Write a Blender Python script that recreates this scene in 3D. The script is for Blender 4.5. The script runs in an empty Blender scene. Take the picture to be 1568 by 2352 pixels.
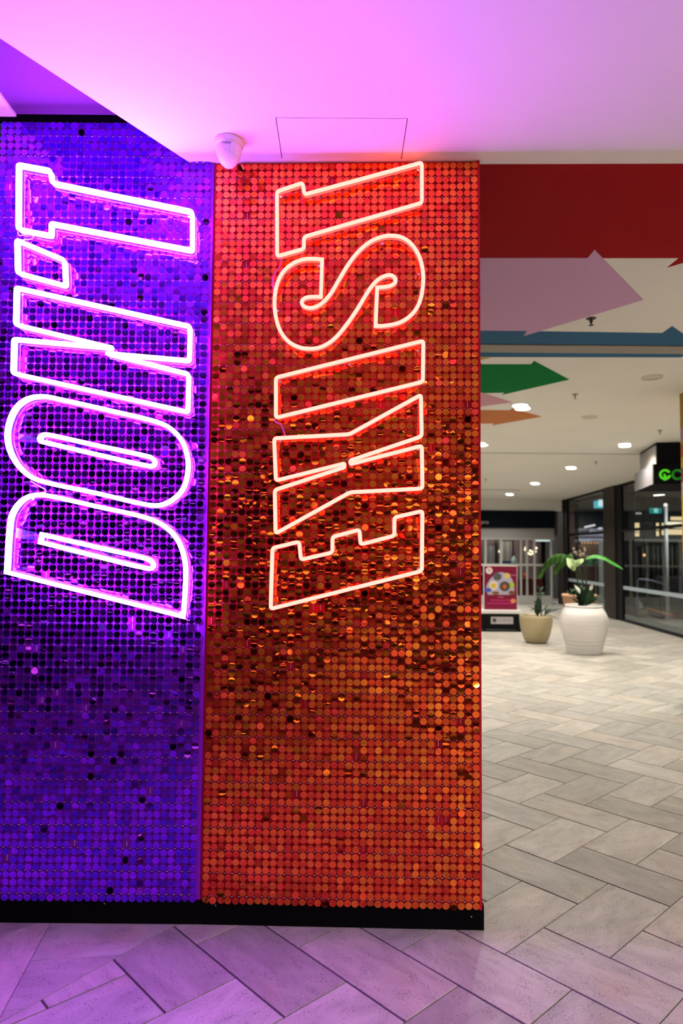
import bpy, bmesh, math, random
from mathutils import Vector, Matrix

# ------------------------------------------------------------------ camera, world, exposure
sc = bpy.context.scene
COL = sc.collection
CAM_H, PITCH, ROLL, FPX = 1.53, math.radians(3.3), 0.0085, 1568.0
FW = Vector((0, math.cos(PITCH), math.sin(PITCH)))
_up = Vector((0, -math.sin(PITCH), math.cos(PITCH)))
_rt = Vector((1, 0, 0))
RT = _rt * math.cos(ROLL) + _up * math.sin(ROLL)
UP = -_rt * math.sin(ROLL) + _up * math.cos(ROLL)
CAM = Vector((0, 0, CAM_H))
cd = bpy.data.cameras.new('camera')
cam = bpy.data.objects.new('camera', cd)
COL.objects.link(cam)
cd.sensor_fit = 'VERTICAL'
cd.sensor_height = 36.0
cd.sensor_width = 24.0
cd.lens = 24.0
cd.clip_start = 0.05
cd.dof.use_dof = True
cd.dof.focus_distance = 2.88
cd.dof.aperture_fstop = 2.2
cam.matrix_world = Matrix(((RT.x, UP.x, -FW.x, CAM.x), (RT.y, UP.y, -FW.y, CAM.y),
                           (RT.z, UP.z, -FW.z, CAM.z), (0, 0, 0, 1)))
sc.camera = cam
wd = bpy.data.worlds.new('world')
sc.world = wd
wd.use_nodes = True
wd.node_tree.nodes['Background'].inputs[0].default_value = (0.02, 0.02, 0.025, 1)
wd.node_tree.nodes['Background'].inputs[1].default_value = 1.0
sc.view_settings.view_transform = 'Standard'
sc.view_settings.look = 'None'
sc.view_settings.gamma = 1.0
sc.view_settings.use_curve_mapping = False
sc.view_settings.exposure = 0.0
sc.cycles.use_adaptive_sampling = True
sc.cycles.adaptive_threshold = 0.05
sc.cycles.use_light_tree = False
sc.cycles.max_bounces = 5
sc.cycles.diffuse_bounces = 3
sc.cycles.glossy_bounces = 3
sc.cycles.transparent_max_bounces = 10
sc.cycles.caustics_reflective = False
sc.cycles.caustics_refractive = False
DOWNLIGHT_W = 50.0
NEON_VIOLET = (58.0, 11.0, 132.0)
NEON_RED = (9.0, 0.85, 0.66)

CEIL, CEIL2, UPPER = 3.22, 3.13, 3.43


def ceil_z(y):
    return CEIL if y < 11.54 else max(CEIL2, CEIL - (y - 11.54) / (15.5 - 11.54) * (CEIL - CEIL2))


def ray(u, v):
    return FW + RT * ((u - 784) / FPX) - UP * ((v - 1176) / FPX)


def onZ(u, v, z):
    d = ray(u, v)
    return CAM + d * ((z - CAM.z) / d.z)


def onY(u, v, y):
    d = ray(u, v)
    return CAM + d * (y / d.y)


def on_plane(u, v, p0, n):
    d = ray(u, v)
    return CAM + d * ((p0 - CAM).dot(n) / d.dot(n))


# ------------------------------------------------------------------ materials
MATS = {}


def mat(name, col=(0.8, 0.8, 0.8), rough=0.5, metal=0.0, spec=0.5, coat=0.0, emit=None, es=1.0, trans=0.0, noise=None, bump=None):
    if name in MATS:
        return MATS[name]
    m = bpy.data.materials.new(name)
    m.use_nodes = True
    nt = m.node_tree
    b = nt.nodes['Principled BSDF']
    b.inputs['Base Color'].default_value = (*col, 1)
    b.inputs['Roughness'].default_value = rough
    b.inputs['Metallic'].default_value = metal
    b.inputs['Specular IOR Level'].default_value = spec
    b.inputs['Coat Weight'].default_value = coat
    if trans:
        b.inputs['Transmission Weight'].default_value = trans
    if emit:
        b.inputs['Emission Color'].default_value = (*emit, 1)
        b.inputs['Emission Strength'].default_value = es
    if noise:  # (scale, amount)
        tc = nt.nodes.new('ShaderNodeTexCoord')
        n = nt.nodes.new('ShaderNodeTexNoise')
        n.inputs['Scale'].default_value = noise[0]
        n.inputs['Detail'].default_value = 6
        nt.links.new(tc.outputs['Object'], n.inputs['Vector'])
        mr = nt.nodes.new('ShaderNodeMapRange')
        mr.inputs['From Min'].default_value = 0.3
        mr.inputs['From Max'].default_value = 0.7
        mr.inputs['To Min'].default_value = 1 - noise[1]
        mr.inputs['To Max'].default_value = 1 + noise[1]
        nt.links.new(n.outputs['Fac'], mr.inputs['Value'])
        mx = nt.nodes.new('ShaderNodeVectorMath')
        mx.operation = 'SCALE'
        mx.inputs[0].default_value = col
        nt.links.new(mr.outputs['Result'], mx.inputs['Scale'])
        nt.links.new(mx.outputs['Vector'], b.inputs['Base Color'])
        if bump:
            bp = nt.nodes.new('ShaderNodeBump')
            bp.inputs['Strength'].default_value = bump
            bp.inputs['Distance'].default_value = 0.003
            nt.links.new(n.outputs['Fac'], bp.inputs['Height'])
            nt.links.new(bp.outputs['Normal'], b.inputs['Normal'])
    MATS[name] = m
    return m


def emis(name, col, s=1.0):
    if name in MATS:
        return MATS[name]
    m = bpy.data.materials.new(name)
    m.use_nodes = True
    nt = m.node_tree
    nt.nodes.clear()
    e = nt.nodes.new('ShaderNodeEmission')
    e.inputs[0].default_value = (*col, 1)
    e.inputs[1].default_value = s
    o = nt.nodes.new('ShaderNodeOutputMaterial')
    nt.links.new(e.outputs[0], o.inputs[0])
    MATS[name] = m
    return m


def clear(name, tint=(1, 1, 1), refl=0.12, rough=0.02, fres=True):
    """thin clear sheet: transparent plus glossy by fresnel"""
    if name in MATS:
        return MATS[name]
    m = bpy.data.materials.new(name)
    m.use_nodes = True
    nt = m.node_tree
    nt.nodes.clear()
    t = nt.nodes.new('ShaderNodeBsdfTransparent')
    t.inputs[0].default_value = (*tint, 1)
    g = nt.nodes.new('ShaderNodeBsdfGlossy')
    g.inputs['Roughness'].default_value = rough
    mx = nt.nodes.new('ShaderNodeMixShader')
    if fres:
        lw = nt.nodes.new('ShaderNodeFresnel')
        lw.inputs['IOR'].default_value = 1.0 + refl * 4
        gm = nt.nodes.new('ShaderNodeNewGeometry')
        inv = nt.nodes.new('ShaderNodeMath')
        inv.operation = 'SUBTRACT'
        inv.inputs[0].default_value = 1.0
        nt.links.new(gm.outputs['Backfacing'], inv.inputs[1])
        mu = nt.nodes.new('ShaderNodeMath')
        mu.operation = 'MULTIPLY'
        nt.links.new(lw.outputs[0], mu.inputs[0])
        nt.links.new(inv.outputs[0], mu.inputs[1])
        nt.links.new(mu.outputs[0], mx.inputs[0])
    else:
        mx.inputs[0].default_value = refl
    o = nt.nodes.new('ShaderNodeOutputMaterial')
    nt.links.new(t.outputs[0], mx.inputs[1])
    nt.links.new(g.outputs[0], mx.inputs[2])
    nt.links.new(mx.outputs[0], o.inputs[0])
    MATS[name] = m
    return m


def sequin_mat(name, col, jitter, rough=0.07):
    """coloured mirror foil; every disc a touch different"""
    m = bpy.data.materials.new(name)
    m.use_nodes = True
    nt = m.node_tree
    b = nt.nodes['Principled BSDF']
    b.inputs['Metallic'].default_value = 1.0
    b.inputs['Roughness'].default_value = rough
    b.inputs['Coat Weight'].default_value = 0.45
    b.inputs['Coat Roughness'].default_value = 0.05
    g = nt.nodes.new('ShaderNodeNewGeometry')
    oi = nt.nodes.new('ShaderNodeObjectInfo')
    ad = nt.nodes.new('ShaderNodeMath')
    ad.operation = 'ADD'
    nt.links.new(g.outputs['Random Per Island'], ad.inputs[0])
    nt.links.new(oi.outputs['Random'], ad.inputs[1])
    fr = nt.nodes.new('ShaderNodeMath')
    fr.operation = 'FRACT'
    nt.links.new(ad.outputs[0], fr.inputs[0])
    hs = nt.nodes.new('ShaderNodeHueSaturation')
    hs.inputs['Color'].default_value = (*col, 1)
    mr = nt.nodes.new('ShaderNodeMapRange')
    mr.inputs['To Min'].default_value = 0.5 - jitter
    mr.inputs['To Max'].default_value = 0.5 + jitter
    nt.links.new(fr.outputs[0], mr.inputs['Value'])
    nt.links.new(mr.outputs[0], hs.inputs['Hue'])
    mv = nt.nodes.new('ShaderNodeMapRange')
    mv.inputs['To Min'].default_value = 0.80
    mv.inputs['To Max'].default_value = 1.2
    nt.links.new(fr.outputs[0], mv.inputs['Value'])
    nt.links.new(mv.outputs[0], hs.inputs['Value'])
    nt.links.new(hs.outputs[0], b.inputs['Base Color'])
    return m


def tile_mat():
    m = bpy.data.materials.new('stone_tile')
    m.use_nodes = True
    nt = m.node_tree
    b = nt.nodes['Principled BSDF']
    b.inputs['Roughness'].default_value = 0.42
    uv = nt.nodes.new('ShaderNodeUVMap')
    uv.uv_map = 'uv'
    g = nt.nodes.new('ShaderNodeNewGeometry')
    oi = nt.nodes.new('ShaderNodeObjectInfo')
    ad = nt.nodes.new('ShaderNodeMath')
    ad.operation = 'ADD'
    nt.links.new(g.outputs['Random Per Island'], ad.inputs[0])
    nt.links.new(oi.outputs['Random'], ad.inputs[1])
    fr = nt.nodes.new('ShaderNodeMath')
    fr.operation = 'FRACT'
    nt.links.new(ad.outputs[0], fr.inputs[0])
    # tone of the whole tile
    cr = nt.nodes.new('ShaderNodeValToRGB')
    cr.color_ramp.elements[0].color = (0.29, 0.265, 0.225, 1)
    cr.color_ramp.elements[1].color = (0.41, 0.38, 0.33, 1)
    e = cr.color_ramp.elements.new(0.4)
    e.color = (0.345, 0.325, 0.28, 1)
    e = cr.color_ramp.elements.new(0.75)
    e.color = (0.395, 0.35, 0.29, 1)
    nt.links.new(fr.outputs[0], cr.inputs[0])
    # veins drawn out along the tile
    mp = nt.nodes.new('ShaderNodeMapping')
    mp.inputs['Scale'].default_value = (2.0, 4.6, 1)
    mp.inputs['Rotation'].default_value = (0, 0, 0.22)
    nt.links.new(uv.outputs[0], mp.inputs[0])
    n1 = nt.nodes.new('ShaderNodeTexNoise')
    n1.inputs['Scale'].default_value = 2.0
    n1.inputs['Detail'].default_value = 8
    n1.inputs['Roughness'].default_value = 0.62
    n1.inputs['Distortion'].default_value = 0.6
    nt.links.new(mp.outputs[0], n1.inputs['Vector'])
    r1 = nt.nodes.new('ShaderNodeMapRange')
    r1.inputs['From Min'].default_value = 0.3
    r1.inputs['From Max'].default_value = 0.7
    r1.inputs['To Min'].default_value = 0.74
    r1.inputs['To Max'].default_value = 1.2
    nt.links.new(n1.outputs['Fac'], r1.inputs['Value'])
    # warm stains
    n2 = nt.nodes.new('ShaderNodeTexNoise')
    n2.inputs['Scale'].default_value = 3.2
    n2.inputs['Detail'].default_value = 3
    nt.links.new(uv.outputs[0], n2.inputs['Vector'])
    r2 = nt.nodes.new('ShaderNodeMapRange')
    r2.inputs['From Min'].default_value = 0.56
    r2.inputs['From Max'].default_value = 0.78
    r2.inputs['To Max'].default_value = 0.55
    nt.links.new(n2.outputs['Fac'], r2.inputs['Value'])
    mx = nt.nodes.new('ShaderNodeMix')
    mx.data_type = 'RGBA'
    mx.inputs['B'].default_value = (0.40, 0.30, 0.205, 1)
    nt.links.new(r2.outputs[0], mx.inputs['Factor'])
    nt.links.new(cr.outputs[0], mx.inputs['A'])
    sc1 = nt.nodes.new('ShaderNodeVectorMath')
    sc1.operation = 'SCALE'
    nt.links.new(mx.outputs['Result'], sc1.inputs[0])
    nt.links.new(r1.outputs[0], sc1.inputs['Scale'])
    # small pits
    n3 = nt.nodes.new('ShaderNodeTexNoise')
    n3.inputs['Scale'].default_value = 130
    n3.inputs['Detail'].default_value = 2
    nt.links.new(uv.outputs[0], n3.inputs['Vector'])
    n4 = nt.nodes.new('ShaderNodeTexNoise')
    n4.inputs['Scale'].default_value = 6
    n4.inputs['Detail'].default_value = 3
    nt.links.new(mp.outputs[0], n4.inputs['Vector'])
    mu = nt.nodes.new('ShaderNodeMath')
    mu.operation = 'MULTIPLY_ADD'
    mu.inputs[1].default_value = 0.55
    nt.links.new(n4.outputs['Fac'], mu.inputs[0])
    nt.links.new(n3.outputs['Fac'], mu.inputs[2])
    r3 = nt.nodes.new('ShaderNodeMapRange')
    r3.inputs['From Min'].default_value = 0.56
    r3.inputs['From Max'].default_value = 0.70
    r3.inputs['To Min'].default_value = 0.55
    r3.inputs['To Max'].default_value = 1.0
    nt.links.new(mu.outputs[0], r3.inputs['Value'])
    sc2 = nt.nodes.new('ShaderNodeVectorMath')
    sc2.operation = 'SCALE'
    nt.links.new(sc1.outputs[0], sc2.inputs[0])
    nt.links.new(r3.outputs[0], sc2.inputs['Scale'])
    nt.links.new(sc2.outputs[0], b.inputs['Base Color'])
    bp = nt.nodes.new('ShaderNodeBump')
    bp.inputs['Strength'].default_value = 0.25
    bp.inputs['Distance'].default_value = 0.002
    nt.links.new(r3.outputs[0], bp.inputs['Height'])
    nt.links.new(bp.outputs['Normal'], b.inputs['Normal'])
    return m


M_TILE = tile_mat()
M_GROUT = mat('dark_grout', (0.055, 0.05, 0.045), 0.9)
M_CEIL = mat('white_ceiling_paint', (0.88, 0.855, 0.81), 0.75, noise=(1.5, 0.02))
M_UPPER_SHADE = mat('mauve_soffit_paint', (0.14, 0.045, 0.17), 0.8, spec=0.2)  # white upper ceiling's shade put into its colour
M_BLACK = mat('black_paint', (0.003, 0.003, 0.004), 0.8, spec=0.06)
M_DARK = mat('dark_cavity', (0.01, 0.01, 0.012), 0.9)
M_BRONZE = mat('bronze_cladding', (0.026, 0.020, 0.017), 0.5, spec=0.2)
M_FRAME = mat('black_frame', (0.006, 0.006, 0.008), 0.6, spec=0.15)
M_WHITE = mat('white_paint', (0.72, 0.72, 0.70), 0.5)
M_SEQ_R = sequin_mat('red_sequin_foil', (1.0, 0.135, 0.014), 0.012)
M_SEQ_B = sequin_mat('blue_sequin_foil', (0.185, 0.006, 0.88), 0.016)
M_BACK_R = mat('red_backing', (0.60, 0.008, 0.015), 0.5, spec=0.2)
M_BACK_B = mat('blue_backing', (0.30, 0.010, 0.58), 0.5, spec=0.2)
M_CLIP = mat('clear_plastic_clip', (0.6, 0.55, 0.65), 0.25)
M_ACRYL = clear('clear_acrylic', (0.97, 0.96, 0.98), 0.12, 0.08)
M_STEEL = mat('polished_steel', (0.7, 0.7, 0.72), 0.2, 1.0)
M_NEONV = emis('violet_neon', NEON_VIOLET, 1.0)
M_NEONR = emis('red_neon', NEON_RED, 1.0)
M_BASEV = emis('violet_silicone_glow', (9.0, 1.5, 20.0), 1.0)
M_BASER = emis('red_silicone_glow', (2.2, 0.20, 0.15), 1.0)
M_BRIDGE = clear('frosted_acrylic', (0.95, 0.93, 0.97), 0.14, 0.35, False)
M_GLASS = clear('shop_glass', (0.86, 0.9, 0.9), 0.13, 0.0)


# ------------------------------------------------------------------ mesh helpers
def obj(name, bm, m, parent=None, smooth=False):
    me = bpy.data.meshes.new(name)
    bm.to_mesh(me)
    bm.free()
    if smooth:
        for p in me.polygons:
            p.use_smooth = True
    for x in (m if isinstance(m, (list, tuple)) else [m]):
        me.materials.append(x)
    o = bpy.data.objects.new(name, me)
    COL.objects.link(o)
    if parent:
        o.parent = parent
    return o


def thing(name, label, cat, loc=(0, 0, 0), rz=0.0, group=None):
    o = bpy.data.objects.new(name, None)
    COL.objects.link(o)
    o.empty_display_size = 0.1
    o.location = loc
    o.rotation_euler = (0, 0, rz)
    return tag(o, label, cat, group)


def tag(o, label=None, cat=None, group=None, kind=None):
    if label:
        o['label'] = label
    if cat:
        o['category'] = cat
    if group:
        o['group'] = group
    if kind:
        o['kind'] = kind
    return o


def box(bm, x0, x1, y0, y1, z0, z1, bev=0.0):
    r = bmesh.ops.create_cube(bm, size=1.0)
    vs = r['verts']
    for v in vs:
        v.co = Vector(((x0 + x1) / 2 + v.co.x * (x1 - x0), (y0 + y1) / 2 + v.co.y * (y1 - y0), (z0 + z1) / 2 + v.co.z * (z1 - z0)))
    if bev:
        es = list({e for v in vs for e in v.link_edges})
        bmesh.ops.bevel(bm, geom=es, offset=bev, segments=2, affect='EDGES', profile=0.5)
    return bm


def B(*a, bev=0.0):
    return box(bmesh.new(), *a, bev=bev)


def prism(pts, z0, z1, bm=None):
    """pts: xy outline, extruded z0..z1"""
    bm = bm or bmesh.new()
    lo = [bm.verts.new((p[0], p[1], z0)) for p in pts]
    hi = [bm.verts.new((p[0], p[1], z1)) for p in pts]
    bm.faces.new(hi)
    bm.faces.new(list(reversed(lo)))
    n = len(pts)
    for i in range(n):
        bm.faces.new((lo[i], lo[(i + 1) % n], hi[(i + 1) % n], hi[i]))
    bmesh.ops.recalc_face_normals(bm, faces=bm.faces)
    return bm


def lathe(prof, seg=40, bm=None, center=(0, 0)):
    bm = bm or bmesh.new()
    rings = []
    for r, z in prof:
        if r < 1e-5:
            rings.append([bm.verts.new((center[0], center[1], z))])
        else:
            rings.append([bm.verts.new((center[0] + r * math.cos(2 * math.pi * i / seg), center[1] + r * math.sin(2 * math.pi * i / seg), z)) for i in range(seg)])
    for a, b in zip(rings, rings[1:]):
        for i in range(seg):
            j = (i + 1) % seg
            if len(a) == 1 and len(b) == 1:
                continue
            if len(a) == 1:
                bm.faces.new((a[0], b[j], b[i]))
            elif len(b) == 1:
                bm.faces.new((a[i], a[j], b[0]))
            else:
                bm.faces.new((a[i], a[j], b[j], b[i]))
    bmesh.ops.recalc_face_normals(bm, faces=bm.faces)
    return bm


def tube(pts, r, seg=8, bm=None, closed=False, radii=None):
    """round tube along 3-D points, parallel transported"""
    bm = bm or bmesh.new()
    pts = [Vector(p) for p in pts]
    n = len(pts)
    rings = []
    ref = None
    for i in range(n):
        if closed:
            a, b = pts[i - 1], pts[(i + 1) % n]
        else:
            a, b = pts[max(i - 1, 0)], pts[min(i + 1, n - 1)]
        t = (b - a).normalized()
        if ref is None:
            ref = t.orthogonal().normalized()
        ref = (ref - t * ref.dot(t)).normalized()
        bi = t.cross(ref)
        rr = radii[i] if radii else r
        rings.append([bm.verts.new(pts[i] + (ref * math.cos(2 * math.pi * k / seg) + bi * math.sin(2 * math.pi * k / seg)) * rr) for k in range(seg)])
    m = n if closed else n - 1
    for i in range(m):
        a, b = rings[i], rings[(i + 1) % n]
        for k in range(seg):
            l = (k + 1) % seg
            bm.faces.new((a[k], a[l], b[l], b[k]))
    if not closed:
        bm.faces.new(list(reversed(rings[0])))
        bm.faces.new(rings[-1])
    bmesh.ops.recalc_face_normals(bm, faces=bm.faces)
    return bm


def flat_poly(pts3, bm=None):
    bm = bm or bmesh.new()
    bm.faces.new([bm.verts.new(p) for p in pts3])
    return bm


def extrude_poly(pts3, d, bm=None):
    """outline of 3-D points in a plane, thickened by vector d"""
    bm = bm or bmesh.new()
    a = [bm.verts.new(p) for p in pts3]
    b = [bm.verts.new(Vector(p) + d) for p in pts3]
    bm.faces.new(a)
    bm.faces.new(list(reversed(b)))
    n = len(a)
    for i in range(n):
        bm.faces.new((a[i], b[i], b[(i + 1) % n], a[(i + 1) % n]))
    bmesh.ops.recalc_face_normals(bm, faces=bm.faces)
    return bm


def clip_half(poly, p0, n):
    """keep the part of a 2-D polygon where (p-p0).n >= 0"""
    out = []
    m = len(poly)
    for i in range(m):
        a, b = poly[i], poly[(i + 1) % m]
        da = (a[0] - p0[0]) * n[0] + (a[1] - p0[1]) * n[1]
        db = (b[0] - p0[0]) * n[0] + (b[1] - p0[1]) * n[1]
        if da >= 0:
            out.append(a)
        if da * db < 0:
            t = da / (da - db)
            out.append((a[0] + (b[0] - a[0]) * t, a[1] + (b[1] - a[1]) * t))
    return out


# ------------------------------------------------------------------ floor of stone tiles
def area2(p):
    return 0.5 * sum(p[i][0] * p[(i + 1) % len(p)][1] - p[(i + 1) % len(p)][0] * p[i][1] for i in range(len(p)))


floor = obj('floor', prism([(-9, -10), (13, -10), (13, 25), (-9, 25)], -0.06, -0.005), M_GROUT)
tag(floor, kind='structure')
random.seed(4)
O2 = (0.6354, 2.6994)
MOD = 0.2803
AN = math.radians(42.63)
E1 = (math.cos(AN), math.sin(AN))
E2 = (-math.sin(AN), math.cos(AN))
BL0, BL1 = (-0.6685, 2.8812), (-1.089, 2.2981)      # line where the two ways of laying meet
_bd = (BL0[0] - BL1[0], BL0[1] - BL1[1])
_bn = (_bd[1] / math.hypot(*_bd), -_bd[0] / math.hypot(*_bd))   # points to the camera-right side


def lat(i, j):
    return (O2[0] + E1[0] * i * MOD + E2[0] * j * MOD, O2[1] + E1[1] * i * MOD + E2[1] * j * MOD)


def seen_by_camera(x, y, z=0.0):
    d = Vector((x, y, z)) - CAM
    zc = d.dot(FW)
    if zc < 0.2:
        return False
    u = 784 + FPX * d.dot(RT) / zc
    v = 1176 - FPX * d.dot(UP) / zc
    if not (-60 < u < 1630 and v < 2420):
        return False
    return not (y > 2.95 and u < 1085)


tiles = []   # (outline, long axis dir)
for i in range(-40, 100):
    for j in range(-60, 80):
        s = (i + j) % 4
        if s == 0:
            q = [lat(i, j), lat(i + 2, j), lat(i + 2, j + 1), lat(i, j + 1)]
            ax, g = E1, (0.0022, 0.0016)
        elif s == 3:
            q = [lat(i, j - 1), lat(i + 1, j - 1), lat(i + 1, j + 1), lat(i, j + 1)]
            ax, g = E2, (0.0022, 0.0016)
        else:
            continue
        cx = sum(p[0] for p in q) / 4
        cy = sum(p[1] for p in q) / 4
        if not (-3.2 < cx < 8.2 and 0.2 < cy < 22.5):
            continue
        gi, gj = 0.0040, 0.0026
        sh = []
        for k, p in enumerate(q):
            a = (p[0] - cx) * E1[0] + (p[1] - cy) * E1[1]
            b = (p[0] - cx) * E2[0] + (p[1] - cy) * E2[1]
            a -= math.copysign(gi, a)
            b -= math.copysign(gj, b)
            sh.append((cx + E1[0] * a + E2[0] * b, cy + E1[1] * a + E2[1] * b))
        if cy < 2.96:
          sh = clip_half(sh, (BL0[0] + _bn[0] * 0.0015, BL0[1] + _bn[1] * 0.0015), _bn)
        if len(sh) >= 3 and abs(area2(sh)) > 2e-4:
            tiles.append((sh, ax))
LU = (math.cos(math.radians(7.6)), math.sin(math.radians(7.6)))
LV = (-LU[1], LU[0])
LO = (-1.1065, 2.3555)
for side in (0, 1):
    for a in range(0, 8):
        for b in range(-9, 6):
            if side == 0:      # long along the wall, beside the meeting line
                u0, u1, v0, v1 = 0.0 + a * 0.56 + (0 if a else 0), (a + 1) * 0.56, b * 0.28, (b + 1) * 0.28
                ax = LU
            else:
                u0, u1 = -(a + 1) * 0.28, -a * 0.28
                off = 0.28 * (a % 2)
                v0, v1 = b * 0.56 + off, (b + 1) * 0.56 + off
                ax = LV
            q = [(LO[0] + LU[0] * uu + LV[0] * vv, LO[1] + LU[1] * uu + LV[1] * vv) for uu, vv in
                 ((u0 + .0012, v0 + .001), (u1 - .0012, v0 + .001), (u1 - .0012, v1 - .001), (u0 + .0012, v1 - .001))]
            q = clip_half(q, (BL0[0] - _bn[0] * 0.0015, BL0[1] - _bn[1] * 0.0015), (-_bn[0], -_bn[1]))
            if len(q) >= 3 and abs(area2(q)) > 2e-4:
                cx = sum(p[0] for p in q) / len(q)
                cy = sum(p[1] for p in q) / len(q)
                if -3.2 < cx and 0.2 < cy < 4.5:
                    tiles.append((q, ax))


def tile_into(bm, uvl, q, ax, z):
    if area2(q) < 0:
        q = q[::-1]
    n = len(q)
    cx = sum(p[0] for p in q) / n
    cy = sum(p[1] for p in q) / n
    ins = []
    for p in q:
        d = math.hypot(p[0] - cx, p[1] - cy) or 1
        k = max(0.0, 1 - 0.0016 / d)
        ins.append((cx + (p[0] - cx) * k, cy + (p[1] - cy) * k))
    top = [bm.verts.new((p[0], p[1], z)) for p in ins]
    mid = [bm.verts.new((p[0], p[1], z - 0.0012)) for p in q]
    low = [bm.verts.new((p[0], p[1], -0.006)) for p in q]
    fs = [bm.faces.new(top)]
    for i in range(n):
        j = (i + 1) % n
        fs.append(bm.faces.new((mid[i], mid[j], top[j], top[i])))
        fs.append(bm.faces.new((low[i], low[j], mid[j], mid[i])))
    ou, ov = random.uniform(0, 90), random.uniform(0, 90)
    for f in fs:
        for l in f.loops:
            dx, dy = l.vert.co.x - cx, l.vert.co.y - cy
            l[uvl].uv = (ou + dx * ax[0] + dy * ax[1], ov - dx * ax[1] + dy * ax[0])


vis, rest = [], []
for q, ax in tiles:
    cx = sum(p[0] for p in q) / len(q)
    cy = sum(p[1] for p in q) / len(q)
    ok = any(seen_by_camera(*p) for p in q) or seen_by_camera(cx, cy)
    hidden = cy > 2.98 and cx < 0.2 * cy
    (vis if ok and not hidden else rest).append((math.hypot(cx, cy), q, ax))
vis.sort(key=lambda t: t[0])
rest += vis[300:]
for _, q, ax in vis[:300]:
    bm = bmesh.new()
    uvl = bm.loops.layers.uv.new('uv')
    tile_into(bm, uvl, q, ax, random.uniform(-0.0006, 0.0))
    obj('tile', bm, M_TILE, floor)
bm = bmesh.new()
uvl = bm.loops.layers.uv.new('uv')
for _, q, ax in rest:
    tile_into(bm, uvl, q, ax, random.uniform(-0.0006, 0.0))
tag(obj('far_tiles', bm, M_TILE, floor), kind='stuff')
# plain stone beyond the laid field
bm = bmesh.new()
uvl = bm.loops.layers.uv.new('uv')
for x0, x1, y0, y1 in ((-9, 13, -10, -0.05), (-9, -3.0, -0.05, 25), (8.4, 13, -0.05, 25), (-3.0, 8.4, 22.7, 25)):
    f = bm.faces.new([bm.verts.new(p) for p in ((x0, y0, -0.004), (x1, y0, -0.004), (x1, y1, -0.004), (x0, y1, -0.004))])
    for l in f.loops:
        l[uvl].uv = (l.vert.co.x, l.vert.co.y)
obj('stone_paving', bm, M_TILE, floor)

# ------------------------------------------------------------------ ceiling
SE = Vector((-0.567, 2.88, 0))                       # seam of the two panels, sequin plane
RYAW = math.radians(1.75)
RU = Vector((math.cos(RYAW), -math.sin(RYAW), 0))    # along the red panel
RN = Vector((-math.sin(RYAW), -math.cos(RYAW), 0))   # out of the red panel
BU = Vector((1, 0, 0))
BN = Vector((0, -1, 0))
C0, C1 = (-1.146, 2.1717), (-0.6662, 2.905)          # edge of the lower ceiling over the blue panel
_k = (C1[0] - C0[0]) / (C1[1] - C0[1])
cutx = lambda y: C0[0] + (y - C0[1]) * _k
HX0, HX1, HY0, HY1 = -0.268, 0.243, 2.576, 2.852      # access hatch
g = 0.003
bm = bmesh.new()


def cquad(pts, z=CEIL):
    f = bm.faces.new([bm.verts.new((p[0], p[1], z)) for p in pts])
    return f


cquad([(cutx(-10), -10), (13, -10), (13, HY0 - g), (cutx(HY0 - g), HY0 - g)])
cquad([(cutx(HY0 - g), HY0 - g), (HX0 - g, HY0 - g), (HX0 - g, HY1), (cutx(HY1), HY1)])
cquad([(HX1 + g, HY0 - g), (13, HY0 - g), (13, HY1), (HX1 + g, HY1)])
cquad([(cutx(HY1), HY1), (13, HY1), (13, 2.93), (cutx(2.93), 2.93)])
cquad([(-9, 2.93), (13, 2.93), (13, 11.49), (-9, 11.49)])
# step down along the joint, then the far ceiling
f = bm.faces.new([bm.verts.new(p) for p in ((-9, 11.54, CEIL), (13, 11.54, CEIL), (13, 15.5, CEIL2), (-9, 15.5, CEIL2))])
cquad([(-9, 15.5), (13, 15.5), (13, 25), (-9, 25)], CEIL2)
# upstand of the lower ceiling's edge
f = bm.faces.new([bm.verts.new(p) for p in ((cutx(-10), -10, CEIL), (cutx(2.93), 2.93, CEIL), (cutx(2.93), 2.93, 3.7), (cutx(-10), -10, 3.7))])
ceiling = tag(obj('ceiling', bm, M_CEIL), kind='structure')
bm = bmesh.new()
box(bm, HX0 - 0.02, HX1 + 0.02, HY0 - 0.02, HY1 + 0.02, CEIL + 0.03, CEIL + 0.06)
box(bm, -9, 13, 11.48, 11.6, CEIL + 0.012, CEIL + 0.05)
obj('ceiling_cavity', bm, M_DARK, ceiling)
hatch = obj('ceiling_hatch', B(HX0, HX1, HY0, HY1, CEIL, CEIL + 0.02), M_CEIL)
tag(hatch, 'flush white access hatch in the ceiling beside the security camera', 'hatch')
# higher ceiling over the blue panel
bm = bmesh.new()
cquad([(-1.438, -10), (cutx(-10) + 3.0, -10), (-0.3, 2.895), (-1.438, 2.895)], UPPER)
up1 = tag(obj('ceiling_upper', bm, M_UPPER_SHADE), kind='structure')
bm = bmesh.new()
box(bm, -9, -1.438, -10, 2.895, UPPER - 0.012, UPPER)
tag(obj('ceiling_soffit', bm, M_CEIL), kind='structure')
tag(obj('trim_1', B(-1.6, -0.62, 2.886, 2.904, UPPER - 0.032, UPPER + 0.01), M_BLACK), kind='structure')  # black strip standing in for the shaded gap over the blue panel


def px_poly(pts, z, dz=0.0):
    return [onZ(u, v, z) + Vector((0, 0, dz)) for u, v in pts]


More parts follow.
